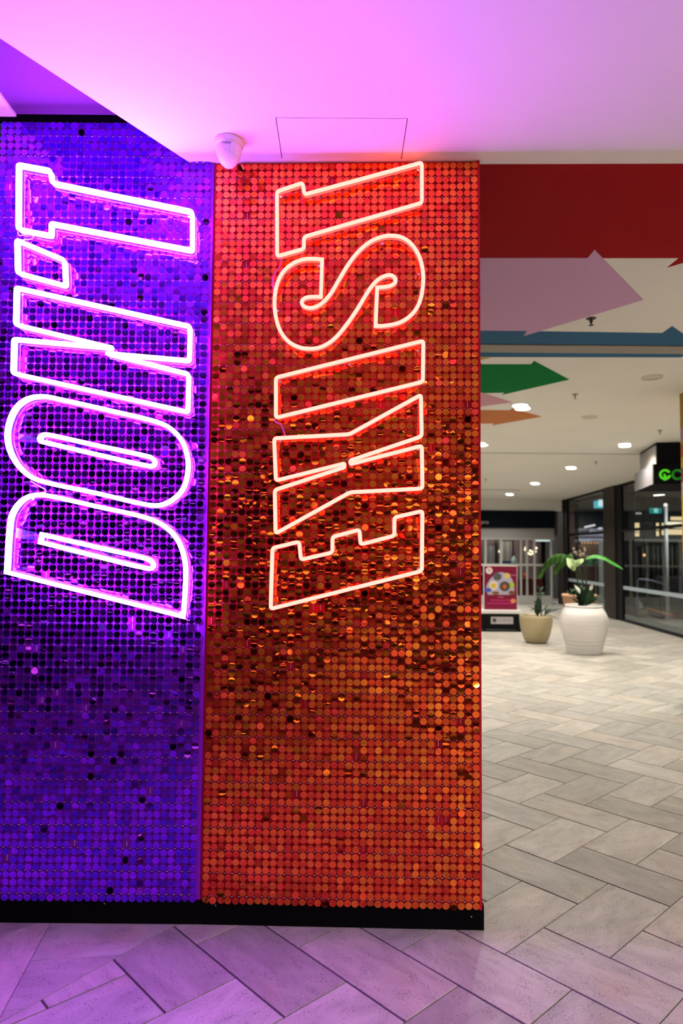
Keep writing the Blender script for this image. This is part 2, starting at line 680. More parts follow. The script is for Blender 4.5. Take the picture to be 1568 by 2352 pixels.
ARROWS = {
    'red': ((0.36, 0.006, 0.012), [(1010, 378), (1700, 376), (1700, 560), (1568, 604), (1531, 615), (1558, 593), (1010, 593)]),
    'lilac': ((0.66, 0.39, 0.62), [(1040, 593), (1349, 593), (1365, 574), (1477, 689), (1202, 772), (1210, 760), (1040, 759)]),
    'blue': ((0.045, 0.15, 0.28), [(1040, 759), (1210, 760), (1202, 772), (1240, 761), (1520, 765), (1543, 749), (1600, 788), (1575, 816), (1562, 821), (1040, 820)]),
    'yellow': ((0.62, 0.42, 0.07), [(1060, 820), (1128, 821), (1098, 829), (1060, 838)]),
    'green': ((0.0, 0.19, 0.04), [(1060, 837), (1219, 837), (1226, 829), (1307, 872), (1153, 907), (1158, 902), (1112, 903), (1060, 890)]),
    'pink': ((0.66, 0.36, 0.46), [(1060, 890), (1112, 903), (1140, 912), (1177, 924), (1060, 940)]),
    'orange': ((0.60, 0.22, 0.085), [(1060, 942), (1170, 942), (1176, 938), (1245, 957), (1130, 977), (1133, 973), (1060, 973)]),
}
for ki, (nm, (c, pts)) in enumerate(ARROWS.items()):
    o = obj('painted_arrow', extrude_poly(px_poly(pts, CEIL - 0.001 - 0.0006 * {'lilac': 3, 'green': 2}.get(nm, 0)), Vector((0, 0, 0.002))), mat(nm + '_ceiling_paint', c, 0.8, spec=0.1), ceiling)
    o['label'] = nm + ' arrow painted on the ceiling'
# linear slot grille
gy0, gy1 = onZ(1300, 791, CEIL).y, onZ(1300, 808, CEIL).y
gr = thing('ceiling_grille', 'long grey slatted air grille set across the painted blue arrow', 'grille')
obj('backing', B(-1.5, 6, gy0, gy1, CEIL - 0.002, CEIL), M_BLACK, gr)
ns = 6
for k in range(ns):
    y = gy0 + (gy1 - gy0) * (k + 0.5) / ns
    obj('slat', B(-1.5, 6, y - 0.011, y + 0.011, CEIL - 0.012, CEIL - 0.001), mat('grille_metal', (0.42, 0.38, 0.33), 0.5), gr)
tag(obj('trim_2', B(-1.0, 4.55, 17.3, 17.42, CEIL2 - 0.003, CEIL2 + 0.002), mat('slot_grey', (0.22, 0.22, 0.2), 0.6)), kind='structure')

# ------------------------------------------------------------------ enclosing walls out of view
M_WALLD = mat('charcoal_wall', (0.05, 0.048, 0.05), 0.7)
for nm, a in (('wall_back', (-9, 13, -10.2, -10, -0.05, 3.8)), ('wall_left', (-9.2, -9, -10.2, 25, -0.05, 3.8)), ('wall_right', (13, 13.2, -10.2, 25, -0.05, 3.8)), ('wall_far', (-9, 13, 25, 25.2, -0.05, 3.8))):
    tag(obj(nm, B(*a), M_WALLD), kind='structure')
for k, (x0, x1, z0, z1) in enumerate(((-6.6, -5.2, 1.2, 1.5), (-4.6, -3.4, 1.9, 2.3), (-2.9, -2.0, 0.7, 1.0), (-1.6, 0.4, 2.0, 2.25), (-0.9, 0.9, 1.15, 1.3), (1.6, 3.2, 1.4, 2.2), (1.2, 3.4, 2.6, 2.75), (4.4, 5.6, 0.9, 2.1), (6.4, 7.6, 1.6, 2.4))):  # windows here are unseen glow panels added to streak the sequins gold
    w = bpy.data.objects.new('window_%d' % (k + 5), None)
    COL.objects.link(w)
    tag(w, kind='structure')
    obj('window_frame', B(x0 - .06, x1 + .06, -9.99, -9.9, z0 - .06, z1 + .06), M_FRAME, w)
    obj('pane', B(x0, x1, -9.9, -9.88, z0, z1), emis('lit_shop_window', (1.0, 0.74, 0.45), 2.8), w)

# partition that carries the two panels
XR = SE + RU * 1.147
wall = obj('wall_front', prism([(-1.50, 2.90), (SE.x, 2.90), (XR.x - 0.002, XR.y + 0.022), (XR.x + 0.008, 3.30), (-1.50, 3.30)], 0.0, CEIL - 0.001), mat('partition_board', (0.2, 0.02, 0.03), 0.6))
tag(wall, kind='structure')
o = obj('wall_upper', B(-1.50, -0.62, 2.905, 3.30, CEIL, UPPER + 0.3), M_BLACK)
tag(o, kind='structure')
kick = obj('baseboard_front', prism([(-1.52, 2.889), (SE.x, 2.889), (XR.x + 0.013, XR.y + 0.017), (XR.x + 0.022, 3.32), (-1.52, 3.32)], 0.0, 0.098), M_BLACK)
tag(kick, kind='structure')
for u, v in ((495, 2079), (1082, 2105), (240, 2075)):
    p = onY(u, v, 2.885)
    if u > 460:
        p = on_plane(u, v, SE - RN * 0.010, RN)
    bm = bmesh.new()
    bmesh.ops.create_cone(bm, cap_ends=True, segments=10, radius1=0.004, radius2=0.003, depth=0.004, matrix=Matrix.Translation(p) @ Matrix.Rotation(math.pi / 2, 4, 'X'))
    obj('screw', bm, M_STEEL, kick)


# ------------------------------------------------------------------ sequin panels
def disc_mesh(rng, r):
    """thin foil disc, local: x along panel, z up, y = out of the panel is -y; a little bent"""
    a = rng.uniform(-3.0, 4.6)
    b = rng.uniform(-1.0, 1.6)
    vs, fs = [(0, 0, 0)], []
    N = 16
    for k in range(N):
        t = 2 * math.pi * k / N
        x, z = r * math.cos(t), r * math.sin(t)
        vs.append((x, a * z * z + b * x * x, z))
    for k in range(N):
        fs.append((0, 1 + (k + 1) % N, 1 + k))
    return vs, fs


def make_panel(label, org, U, N, width, cols, rows, x0, z0, pitch_x, pitch_z, ztop, foil, back, seed, parts, mid_sway=0.046):
    rng = random.Random(seed)
    root = thing('sequin_panel', label, 'wall panel', org)
    rot = Matrix((U, -N, Vector((0, 0, 1)))).transposed()   # local x,y,z -> world
    root.rotation_euler = rot.to_euler()
    obj('backing_board', B(0.0, width, 0.013, 0.02, 0.088 - org.z, ztop - org.z, bev=0.002), back, root)
    variants = []
    for k in range(14):
        vs, fs = disc_mesh(rng, 0.0144)
        me = bpy.data.meshes.new('sequin')
        me.from_pydata(vs, [], fs)
        for p in me.polygons:
            p.use_smooth = True
        me.materials.append(foil)
        variants.append(me)
    V, F, PV, PF, CV, CF = [], [], [], [], [], []

    def addbox(VV, FF, x, y, z, hx, hy, hz):
        b = len(VV)
        for sx, sy, sz in ((-1, -1, -1), (1, -1, -1), (1, -1, 1), (-1, -1, 1), (-1, 1, -1), (1, 1, -1), (1, 1, 1), (-1, 1, 1)):
            VV.append((x + sx * hx, y + sy * hy, z + sz * hz))
        for q in ((0, 1, 2, 3), (1, 5, 6, 2), (4, 0, 3, 7), (3, 2, 6, 7), (4, 5, 1, 0)):
            FF.append(tuple(b + i for i in q))
    # sheets bow a little, so neighbours share part of their lean
    ph = [rng.uniform(0, 6.28) for _ in range(6)]
    done = 0
    for r in range(rows):
        for c in range(cols):
            x = x0 + c * pitch_x
            z = z0 + r * pitch_z
            if rng.random() < (0.012 if r < rows * 0.45 else 0.003):
                addbox(CV, CF, x, 0.009, z + 0.002, 0.0008, 0.0015, 0.012)   # bare hanger where a disc is lost
                continue
            wx = 0.025 * math.sin(c * 0.23 + ph[0]) * math.sin(r * 0.11 + ph[1])
            wz = 0.02 * math.sin(c * 0.17 + ph[2]) + 0.015 * math.sin(r * 0.31 + ph[3])
            wild = rng.uniform(2.2, 4.0) if rng.random() < 0.15 else 1.0
            tx = rng.gauss(0, mid_sway) * wild + wx
            tz = rng.gauss(0, 0.045) * wild + wz
            M = Matrix.Translation((x, rng.uniform(-0.0025, 0.0015), z + 0.0105)) @ Matrix.Rotation(tz, 4, 'Z') @ Matrix.Rotation(tx, 4, 'X') @ Matrix.Rotation(rng.gauss(0, 0.06), 4, 'Y') @ Matrix.Translation((0, 0, -0.0105))
            me = variants[rng.randrange(14)]
            if done < parts:
                o = bpy.data.objects.new('sequin', me)
                COL.objects.link(o)
                o.parent = root
                o.matrix_local = M
                done += 1
            else:
                b = len(V)
                for v in me.vertices:
                    V.append(tuple(M @ v.co))
                for p in me.polygons:
                    F.append(tuple(b + i for i in p.vertices))
            # pin through the top of the disc
            b = len(PV)
            q = 0.0011
            for d in ((-q, 0, 0), (0, 0, -q), (q, 0, 0), (0, 0, q), (0, -0.0022, 0)):
                PV.append((x + d[0], -0.0035 + d[1], z + 0.0108 + d[2]))
            PF += [(b, b + 1, b + 4), (b + 1, b + 2, b + 4), (b + 2, b + 3, b + 4), (b + 3, b, b + 4)]
            if r % 3 == 0 and c < cols - 1:
                addbox(CV, CF, x + pitch_x * 0.5, 0.004, z + 0.0152, 0.0042, 0.002, 0.0007)
    for nm, VV, FF, mm, sm in (('sequin_field', V, F, foil, True), ('hanging_pins', PV, PF, M_CLIP, False), ('hanger_grid', CV, CF, M_CLIP, False)):
        me = bpy.data.meshes.new(nm)
        me.from_pydata(VV, [], FF)
        if sm:
            for p in me.polygons:
                p.use_smooth = True
        me.materials.append(mm)
        o = bpy.data.objects.new(nm, me)
        COL.objects.link(o)
        o.parent = root
        tag(o, kind='stuff')
    return root


red = make_panel('tall red shimmer panel of round sequins behind the red neon word', SE, RU, RN, 1.147, 37, 102, 0.0245, 0.101, 0.0306, 0.0306, CEIL - 0.002, M_SEQ_R, M_BACK_R, 11, 300)
blue = make_panel('tall blue shimmer panel of round sequins behind the violet neon word', Vector((-1.505, 2.88, 0)), BU, BN, 0.936, 30, 108, 0.018, 0.105, 0.0307, 0.03058, UPPER - 0.03, M_SEQ_B, M_BACK_B, 23, 300)
side = make_panel('red sequin side of the panel column, turned to the mall passage', XR + Vector((0.005, 0.03, 0)), Vector((0.01, 1, 0)).normalized(), Vector((1, -0.01, 0)).normalized(), 0.31, 10, 102, 0.012, 0.101, 0.0306, 0.0306, CEIL - 0.002, M_SEQ_R, M_BACK_R, 31, 0, 0.09)
# corner edge strip of the red panel
o = obj('edge_trim', prism([(1.139, 0.004), (1.150, 0.004), (1.150, 0.05), (1.139, 0.05)], 0.086, CEIL - 0.003), M_BACK_R, red)
o = obj('edge_trim', prism([(0.912, 0.006), (0.9375, 0.006), (0.9375, 0.014), (0.912, 0.014)], 0.1, CEIL - 0.003), M_BACK_B, blue)


# ------------------------------------------------------------------ neon letters
def loop_points(pts, fil):
    """pts: (u,v,k) plane coordinates, k=0 corner (rounded by fil), k=1 smooth; closed loop"""
    n = len(pts)
    P = [Vector((p[0], p[1])) for p in pts]
    K = [p[2] for p in pts]
    out = []
    for i in range(n):
        p, q = P[i], P[(i + 1) % n]
        L = (q - p).length
        if K[i] == 0:
            a = P[i - 1]
            if K[i - 1] == 1 or K[(i + 1) % n] == 1 or fil <= 0:
                out.append(p.copy())
            else:
                d0 = (a - p)
                d1 = (q - p)
                f0 = min(fil, d0.length * 0.4, d1.length * 0.4)
                s = p + d0.normalized() * f0
                e = p + d1.normalized() * f0
                for t in (0, 0.2, 0.4, 0.6, 0.8, 1.0):
                    out.append(s * (1 - t) ** 2 + p * 2 * t * (1 - t) + e * t * t)
        else:
            out.append(p.copy())
        if K[i] == 1 or K[(i + 1) % n] == 1:
            t0 = ((P[(i + 1) % n] - P[i - 1]).normalized() if K[i] == 1 else (q - p).normalized()) * L
            t1 = ((P[(i + 2) % n] - P[i]).normalized() if K[(i + 1) % n] == 1 else (q - p).normalized()) * L
            m = max(2, int(L / 0.012))
            for s in range(1, m):
                t = s / m
                h = (2 * t ** 3 - 3 * t * t + 1, t ** 3 - 2 * t * t + t, -2 * t ** 3 + 3 * t * t, t ** 3 - t * t)
                out.append(p * h[0] + t0 * h[1] + q * h[2] + t1 * h[3])
    return out


def sweep_closed(path2, U, N, org, ru, rn, off, seg, bm):
    """sweep an ellipse (ru in plane, rn out of plane) along a closed planar path"""
    Z = Vector((0, 0, 1))
    n = len(path2)
    rings = []
    for i in range(n):
        a, p, b = path2[i - 1], path2[i], path2[(i + 1) % n]
        d0 = (p - a)
        d1 = (b - p)
        d0 = d0.normalized() if d0.length > 1e-7 else d1.normalized()
        d1 = d1.normalized() if d1.length > 1e-7 else d0
        t = d0 + d1
        t = t.normalized() if t.length > 0.05 else d0
        s = Vector((-t.y, t.x))
        c = max(0.55, s.dot(Vector((-d0.y, d0.x))))
        P3 = org + U * p.x + Z * p.y + N * off
        S3 = (U * s.x + Z * s.y) * (ru / c)
        rings.append([bm.verts.new(P3 + S3 * math.cos(2 * math.pi * k / seg) + N * (rn * math.sin(2 * math.pi * k / seg))) for k in range(seg)])
    for i in range(n):
        a, b = rings[i], rings[(i + 1) % n]
        for k in range(seg):
            l = (k + 1) % seg
            bm.faces.new((a[k], a[l], b[l], b[k]))
    bmesh.ops.recalc_face_normals(bm, faces=bm.faces)


def strip_closed(path2, U, N, org, w, off, th, bm):
    Z = Vector((0, 0, 1))
    n = len(path2)
    rings = []
    for i in range(n):
        a, p, b = path2[i - 1], path2[i], path2[(i + 1) % n]
        d0, d1 = (p - a), (b - p)
        d0 = d0.normalized() if d0.length > 1e-7 else d1.normalized()
        d1 = d1.normalized() if d1.length > 1e-7 else d0
        t = d0 + d1
        t = t.normalized() if t.length > 0.05 else d0
        s = Vector((-t.y, t.x))
        P3 = org + U * p.x + Z * p.y
        S3 = (U * s.x + Z * s.y) * w
        rings.append([bm.verts.new(P3 + S3 * sx + N * (off + th * sn)) for sx, sn in ((-1, 0), (1, 0), (1, 1), (-1, 1))])
    for i in range(n):
        a, b = rings[i], rings[(i + 1) % n]
        for k in range(4):
            l = (k + 1) % 4
            bm.faces.new((a[k], a[l], b[l], b[k]))
    bmesh.ops.recalc_face_normals(bm, faces=bm.faces)


def z2(pts, ox, oy, s):     # zoomed-crop coordinates to photograph pixels
    return [(ox + p[0] / s, oy + p[1] / s) + tuple(p[2:]) for p in pts]


def neon_letter(label, loops, org, U, N, m_tube, r, standoffs, bridges=()):
    m_base = M_BASEV if m_tube is M_NEONV else M_BASER
    off = 0.048
    p0 = org + N * off
    conv = []
    for lp in loops:
        q = []
        for p in lp:
            w = on_plane(p[0], p[1], p0, N) - org
            q.append((w.dot(U), w.z, p[2] if len(p) > 2 else 0))
        conv.append(q)
    xs = [p[0] for q in conv for p in q]
    zs = [p[1] for q in conv for p in q]
    base = Vector((0, 0, 0))
    root = thing('neon_letter', label, 'neon letter', org + U * ((min(xs) + max(xs)) / 2) + Vector((0, 0, min(zs))))
    inv = Matrix.Translation(-root.location)
    for q in conv:
        path = loop_points(q, 0.013)
        bm = bmesh.new()
        sweep_closed(path, U, N, org, r, r, off, 10, bm)
        bm.transform(inv)
        obj('neon_tube', bm, m_tube, root, smooth=True)
        bm = bmesh.new()
        strip_closed(path, U, N, org, r * 0.85, off - r - 0.016, 0.0155, bm)
        bm.transform(inv)
        obj('tube_base', bm, m_base, root)
        bm = bmesh.new()
        strip_closed(path, U, N, org, 0.019, off - r - 0.022, 0.004, bm)
        bm.transform(inv)
        obj('acrylic_backing', bm, M_ACRYL, root)
    for u, v in standoffs:
        w = on_plane(u, v, p0, N)
        bm = bmesh.new()
        d = off - r - 0.012
        M = Matrix.Translation(w - N * (off - d / 2)) @ N.to_track_quat('Z', 'Y').to_matrix().to_4x4()
        bmesh.ops.create_cone(bm, cap_ends=True, segments=12, radius1=0.0045, radius2=0.0045, depth=d, matrix=M)
        bmesh.ops.create_cone(bm, cap_ends=True, segments=12, radius1=0.0065, radius2=0.005, depth=0.004, matrix=Matrix.Translation(w - N * (off - d)) @ N.to_track_quat('Z', 'Y').to_matrix().to_4x4())
        bm.transform(inv)
        obj('standoff', bm, M_STEEL, root)
    for br in bridges:
        pp = [on_plane(u, v, p0, N) - N * (r + 0.022) for u, v in br]
        bm = extrude_poly(pp, N * 0.004)
        bm.transform(inv)
        obj('acrylic_bridge', bm, M_BRIDGE, root)
    return root


zA = lambda pts: z2(pts, 0, 340, 3.136)
zB = lambda pts: z2(pts, 0, 800, 3.136)
zC = lambda pts: z2(pts, 580, 340, 1568 / 540)
zD = lambda pts: z2(pts, 580, 800, 1568 / 540)
BO = Vector((-1.505, 2.88, 0))
RV = 0.0086
RR = 0.0078
neon_letter('violet neon letter T at the top of the blue panel', [zA([(130, 117), (362, 160), (372, 248), (1383, 455), (1383, 735), (366, 540), (366, 628), (127, 582)])],
            BO, BU, BN, M_NEONV, RV, zA([(175, 180), (165, 565), (1350, 480), (1350, 700), (790, 385)]))
neon_letter('violet neon apostrophe mark between the letters T and N', [zA([(119, 662), (462, 805), (470, 990), (124, 897)])],
            BO, BU, BN, M_NEONV, RV, zA([(160, 880), (440, 830)]))
neon_letter('violet neon letter N crossing itself near its middle', [[(36.7, 660), (436, 749), (434, 828), (243, 811), (433, 859), (430.5, 946), (29, 857), (31, 778.5), (259, 799), (35, 745)]],
            BO, BU, BN, M_NEONV, RV, zA([(150, 1045), (148, 1255), (1340, 1310), (1335, 1500)]) + zB([(130, 165), (1335, 215), (720, 295)]))
neon_letter('violet neon letter O with a long slanted slot', [zB([(48, 640, 1), (60, 540, 1), (110, 430, 1), (190, 365, 1), (300, 345, 1), (420, 365, 1), (800, 450, 1), (1130, 530, 1), (1230, 580, 1), (1310, 670, 1), (1350, 800, 1), (1345, 920, 1), (1310, 1020, 1), (1240, 1090, 1), (1150, 1130, 1), (1050, 1125, 1), (700, 1045, 1), (290, 955, 1), (190, 905, 1), (110, 820, 1), (65, 730, 1)]),
            zB([(283, 650, 1), (300, 625, 1), (345, 622, 1), (700, 700, 1), (1080, 783, 1), (1110, 808, 1), (1108, 838, 1), (1075, 848, 1), (700, 765, 1), (330, 678, 1), (292, 670, 1)])],
            BO, BU, BN, M_NEONV, RV, zB([(228, 395), (1245, 620), (1210, 1090), (190, 628)]), [zB([(110, 600), (290, 640), (290, 675), (110, 650)])])
neon_letter('violet neon letter D at the foot of the blue panel', [zB([(45, 1612, 0), (65, 1290, 1), (85, 1190, 1), (150, 1100, 1), (230, 1060, 1), (330, 1060, 1), (700, 1140, 1), (1050, 1220, 1), (1180, 1280, 1), (1270, 1370, 1), (1320, 1490, 1), (1335, 1620, 1), (1318, 1932, 0)]),
            zB([(300, 1341, 0), (700, 1434, 1), (1050, 1515, 1), (1093, 1540, 1), (1100, 1574, 1), (1072, 1588, 1), (700, 1500, 1), (288, 1396, 0)])],
            BO, BU, BN, M_NEONV, RV, zB([(225, 1085), (1225, 1360), (92, 1590), (1290, 1900)]), [zB([(95, 1290), (300, 1345), (295, 1388), (90, 1365)])])
neon_letter('red neon letter T at the top of the red panel', [zC([(162, 290), (333, 232), (345, 310), (1128, 97), (1128, 365), (342, 592), (342, 672), (163, 722)])],
            SE, RU, RN, M_NEONR, RR, zC([(185, 310), (185, 700), (1105, 130), (1110, 350)]))
neon_letter('red neon letter S with curled ends', [zC([(463, 743, 0), (400, 738, 1), (330, 744, 1), (260, 775, 1), (200, 830, 1), (162, 910, 1), (146, 1010, 1), (152, 1110, 1), (180, 1210, 1), (230, 1282, 1), (300, 1325, 1), (380, 1338, 1), (460, 1325, 1), (540, 1275, 1), (620, 1185, 1), (700, 1070, 1), (780, 940, 1), (835, 878, 1), (890, 850, 1), (930, 850, 1), (953, 875, 1), (945, 903, 1), (905, 922, 1), (830, 930, 0),
            (820, 1187, 0), (880, 1185, 1), (980, 1163, 1), (1060, 1110, 1), (1112, 1030, 1), (1135, 920, 1), (1135, 820, 1), (1110, 720, 1), (1060, 642, 1), (1000, 598, 1), (930, 584, 1), (860, 592, 1), (780, 627, 1), (705, 690, 1), (640, 772, 1), (580, 870, 1), (520, 970, 1), (465, 1032, 1), (405, 1064, 1), (355, 1062, 1), (328, 1038, 1), (335, 1010, 1), (370, 994, 1), (455, 992, 0)])],
            SE, RU, RN, M_NEONR, RR, zC([(440, 775), (865, 625), (1110, 830), (835, 1165), (165, 1075), (365, 1320)]))
neon_letter('red neon letter I, a plain slanted bar', [[(633.4, 867), (972, 782.5), (971, 876.5), (633.4, 959.5)]],
            SE, RU, RN, M_NEONR, RR, zD([(180, 218), (175, 450), (1105, 10), (1110, 205), (645, 100), (630, 325)]))
neon_letter('red neon letter X made of two meeting strokes', [zD([(143, 600), (645, 573), (1122, 310), (1127, 587), (652, 748), (652, 772), (1128, 650), (1132, 935), (650, 960), (153, 1235), (147, 945), (612, 793), (612, 768), (155, 882)])],
            SE, RU, RN, M_NEONR, RR, zD([(180, 620), (630, 600), (1105, 580), (630, 735), (1105, 670), (1108, 915), (625, 948), (175, 965)]))
neon_letter('red neon letter E at the foot of the red panel', [zD([(132, 1332), (310, 1290), (322, 1410), (532, 1362), (532, 1258), (712, 1210), (720, 1308), (945, 1250), (945, 1128), (1132, 1085), (1128, 1485), (120, 1738)])],
            SE, RU, RN, M_NEONR, RR, zD([(152, 1350), (630, 1250), (1105, 1470), (150, 1705), (640, 1590)]))

# lead wires that hop from letter to letter
M_WIRE = mat('clear_violet_wire', (0.45, 0.16, 0.5), 0.3)


def wire(label, pts, org, N, off=0.035, rr=0.0028):
    P = [on_plane(u, v, org + N * off, N) for u, v in pts]
    Q = []
    for i in range(len(P) - 1):
        p0, p1, p2, p3 = P[max(i - 1, 0)], P[i], P[i + 1], P[min(i + 2, len(P) - 1)]
        for s in range(6):
            t = s / 6
            Q.append(0.5 * ((2 * p1) + (p2 - p0) * t + (2 * p0 - 5 * p1 + 4 * p2 - p3) * t * t + (3 * p1 - p0 - 3 * p2 + p3) * t ** 3))
    Q.append(P[-1])
    tag(obj('lead_wire', tube(Q, rr, 8), M_WIRE, smooth=True), label, 'wire')


wire('thin wire looping from the red T down beside the red S', [(637, 590), (646, 598), (640, 616), (629, 632), (627, 655), (630, 672)], SE, RN)
wire('thin wire hanging between the red I and the red X', [(628, 962), (634, 970), (644, 974), (650, 986), (655, 1000)], SE, RN)
wire('thin wire between the violet T and the apostrophe', [(41, 533), (44, 541), (60, 539), (76, 542), (72, 549), (48, 551)], BO, BN)
wire('thin wire between the violet O and the violet D', [(70, 1105), (88, 1116), (102, 1123), (104, 1130), (92, 1132)], BO, BN)
wire('short wire tail below the violet D', [(424, 1408), (425, 1418), (430, 1424), (436, 1425)], BO, BN)

# ------------------------------------------------------------------ security camera under the ceiling
cx, cy = -0.479, 2.735
cc = thing('security_camera', 'white turret security camera under the ceiling over the panel seam', 'camera', (cx, cy, CEIL))
M_CAMW = mat('camera_white', (0.8, 0.8, 0.8), 0.35)
obj('mount_base', lathe([(0, 0), (0.060, 0), (0.061, -0.006), (0.060, -0.018), (0.055, -0.026), (0.05, -0.028), (0, -0.028)], 48), M_CAMW, cc, True)
bm = lathe([(0.0525, -0.026), (0.0525, -0.036), (0.051, -0.05), (0.046, -0.068), (0.036, -0.088), (0.022, -0.104), (0, -0.110)], 48)
tur = obj('turret', bm, M_CAMW, cc, True)
# lens cup turned out of the ball, seen from behind
ax = Vector((0.25, 0.55, -0.78)).normalized()
bm = lathe([(0, -0.014), (0.037, -0.014), (0.040, -0.002), (0.038, 0.006), (0.033, 0.006), (0.031, -0.002), (0, -0.004)], 40)
bm.transform(Matrix.Translation(Vector((0.004, 0.012, -0.072))) @ ax.to_track_quat('Z', 'Y').to_matrix().to_4x4())
obj('lens_cup', bm, M_CAMW, cc, True)
bm = bmesh.new()
rim = []
for k in range(26):
    t = -2.3 + 4.6 * k / 25
    rim.append(Vector((0.0465 * math.sin(t), -0.0465 * math.cos(t), -0.060 - 0.018 * math.sin(t * 0.8 + 0.3))))
obj('seam_ring', tube(rim, 0.0012, 6), mat('camera_grey', (0.5, 0.5, 0.52), 0.4), cc, True)


def text(s, size, loc, rot, m, parent=None, name='lettering', ext=0.0005):
    c = bpy.data.curves.new(name, 'FONT')
    c.body = s
    c.size = size
    c.extrude = ext
    c.align_x = 'CENTER'
    c.materials.append(m)
    tmp = bpy.data.objects.new(name, c)
    COL.objects.link(tmp)
    me = bpy.data.meshes.new_from_object(tmp.evaluated_get(bpy.context.evaluated_depsgraph_get()))
    bpy.data.objects.remove(tmp)
    me.name = name
    o = bpy.data.objects.new(name, me)
    COL.objects.link(o)
    o.location = loc
    o.rotation_euler = rot
    if parent:
        o.parent = parent
    return o


text('HIKVISION', 0.0085, (0.0, -0.0545, -0.0375), (math.radians(83), 0, 0), mat('print_dark', (0.08, 0.05, 0.1), 0.6), cc)

# ------------------------------------------------------------------ ceiling fittings in the mall
M_LENS = emis('downlight_lens', (1.0, 0.95, 0.86), 30.0)


def downlight(label, x, y, z, twin=True, power=1.0):
    t = thing('downlight', label, 'downlight', (x, y, z), 1.15, 'downlights along the mall ceiling')
    offs = (-0.085, 0.085) if twin else (0.0,)
    obj('trim_plate', B(-0.19 if twin else -0.11, 0.19 if twin else 0.11, -0.10, 0.10, -0.006, 0.002, bev=0.002), M_WHITE, t)
    for k, ox in enumerate(offs):
        obj('lens', lathe([(0, -0.013), (0.075, -0.013), (0.083, -0.009), (0.085, -0.005)], 24, center=(ox, 0.0)), M_LENS, t)
    l = bpy.data.lights.new('downlight_lamp', 'AREA')
    l.shape = 'DISK'
    l.size = 0.24
    l.energy = DOWNLIGHT_W * power
    l.color = (1.0, 0.94, 0.85)
    l.spread = math.radians(140)
    lo = bpy.data.objects.new('downlight_lamp', l)
    COL.objects.link(lo)
    lo.location = (0, 0, -0.03)
    lo.parent = t
    return t


for lb, u, v, z, tw in (('twin downlight glowing between the pink and orange ceiling arrows', 1197, 934, CEIL, True),
                        ('twin downlight close to the green lettered sign box', 1434, 1022, CEIL, True),
                        ('twin downlight half hidden behind the edge of the red panel', 1104, 1020, CEIL, True),
                        ('largest downlight of the far ceiling past the ceiling joint', 1311, 1074, CEIL2, True),
                        ('middle downlight of three in a row on the far ceiling', 1228, 1110, CEIL2, True),
                        ('smallest and farthest downlight, above the dark shop sign band', 1170, 1135, CEIL2, True)):
    p = onZ(u, v, z)
    for _ in range(6):
        p = onZ(u, v, ceil_z(p.y))
    downlight(lb, p.x, p.y, ceil_z(p.y), tw)
for k, (x, y, z) in enumerate([(-0.1, 7.8, CEIL), (4.4, 7.8, CEIL), (0.0, 10.5, CEIL), (2.25, 13.3, ceil_z(13.3)), (2.3, 16.3, CEIL2), (2.4, 19.4, CEIL2),
                               (4.3, 4.9, CEIL), (4.6, 2.0, CEIL), (2.4, -2.2, CEIL), (3.1, -0.3, CEIL), (4.4, -1.2, CEIL), (2.0, -3.6, CEIL), (4.6, -4.6, CEIL), (3.2, -7.4, CEIL), (6.8, 4.9, CEIL), (6.8, 7.8, CEIL)]):  # the two nearest behind the camera are added to brighten the floor
    downlight('round twin downlight further along the mall ceiling', x, y, z, True, (1.7 if y > -1 else 1.3) if -2.5 < y < 2.5 else 1.0)

for u, v, lb in ((1497, 866, 'pale round cover on the white ceiling near the painted pillar'), (1353, 957, 'faint round ceiling speaker cover beside the orange arrow')):
    p = onZ(u, v, CEIL)
    t = thing('ceiling_speaker', lb, 'speaker', (p.x, p.y, CEIL))
    obj('ring', lathe([(0.085, 0.0), (0.10, 0.0), (0.098, -0.008), (0.088, -0.008)], 28), M_WHITE, t, True)
    obj('grille_disc', lathe([(0, -0.004), (0.087, -0.004), (0.09, 0)], 28), mat('speaker_grey', (0.70, 0.67, 0.61), 0.7), t)
for u, v, z, lb in ((1357, 731, CEIL, 'dark fire sprinkler under the lilac ceiling arrow'), (1320, 905, CEIL, 'small sprinkler beyond the green arrow tip'), (1515, 988, CEIL, 'small sprinkler near the top of the black sign box'), (1368, 1060, CEIL2, 'small sprinkler just past the ceiling joint'), (1115, 1100, CEIL2, 'small sprinkler on the far ceiling beside the red panel edge')):
    p = onZ(u, v, z)
    for _ in range(6):
        z = ceil_z(p.y)
        p = onZ(u, v, z)
    t = thing('fire_sprinkler', lb, 'sprinkler', (p.x, p.y, z))
    mk = mat('sprinkler_metal', (0.08, 0.06, 0.05), 0.4, 0.6) if v < 800 else mat('sprinkler_pale', (0.42, 0.40, 0.36), 0.5)
    obj('flange', lathe([(0, 0), (0.035, 0), (0.032, -0.006), (0, -0.007)], 20), mk, t)
    obj('stem', lathe([(0.011, -0.005), (0.011, -0.022), (0.015, -0.026), (0.006, -0.034), (0.005, -0.05)], 14), mk, t)
    obj('deflector', lathe([(0, -0.049), (0.018, -0.050), (0.017, -0.053), (0, -0.054)], 14), mk, t)

# ------------------------------------------------------------------ far shopfront
SY = 20.45
shop = lambda u, v, y=SY: onY(u, v, y)


def sbox(u0, v0, u1, v1, y, d, bev=0.0):
    """box whose front face spans two photo points at depth y"""
    a, b = onY(u0, v1, y), onY(u1, v0, y)
    return B(a.x, b.x, y, y + d, a.z, b.z, bev=bev)


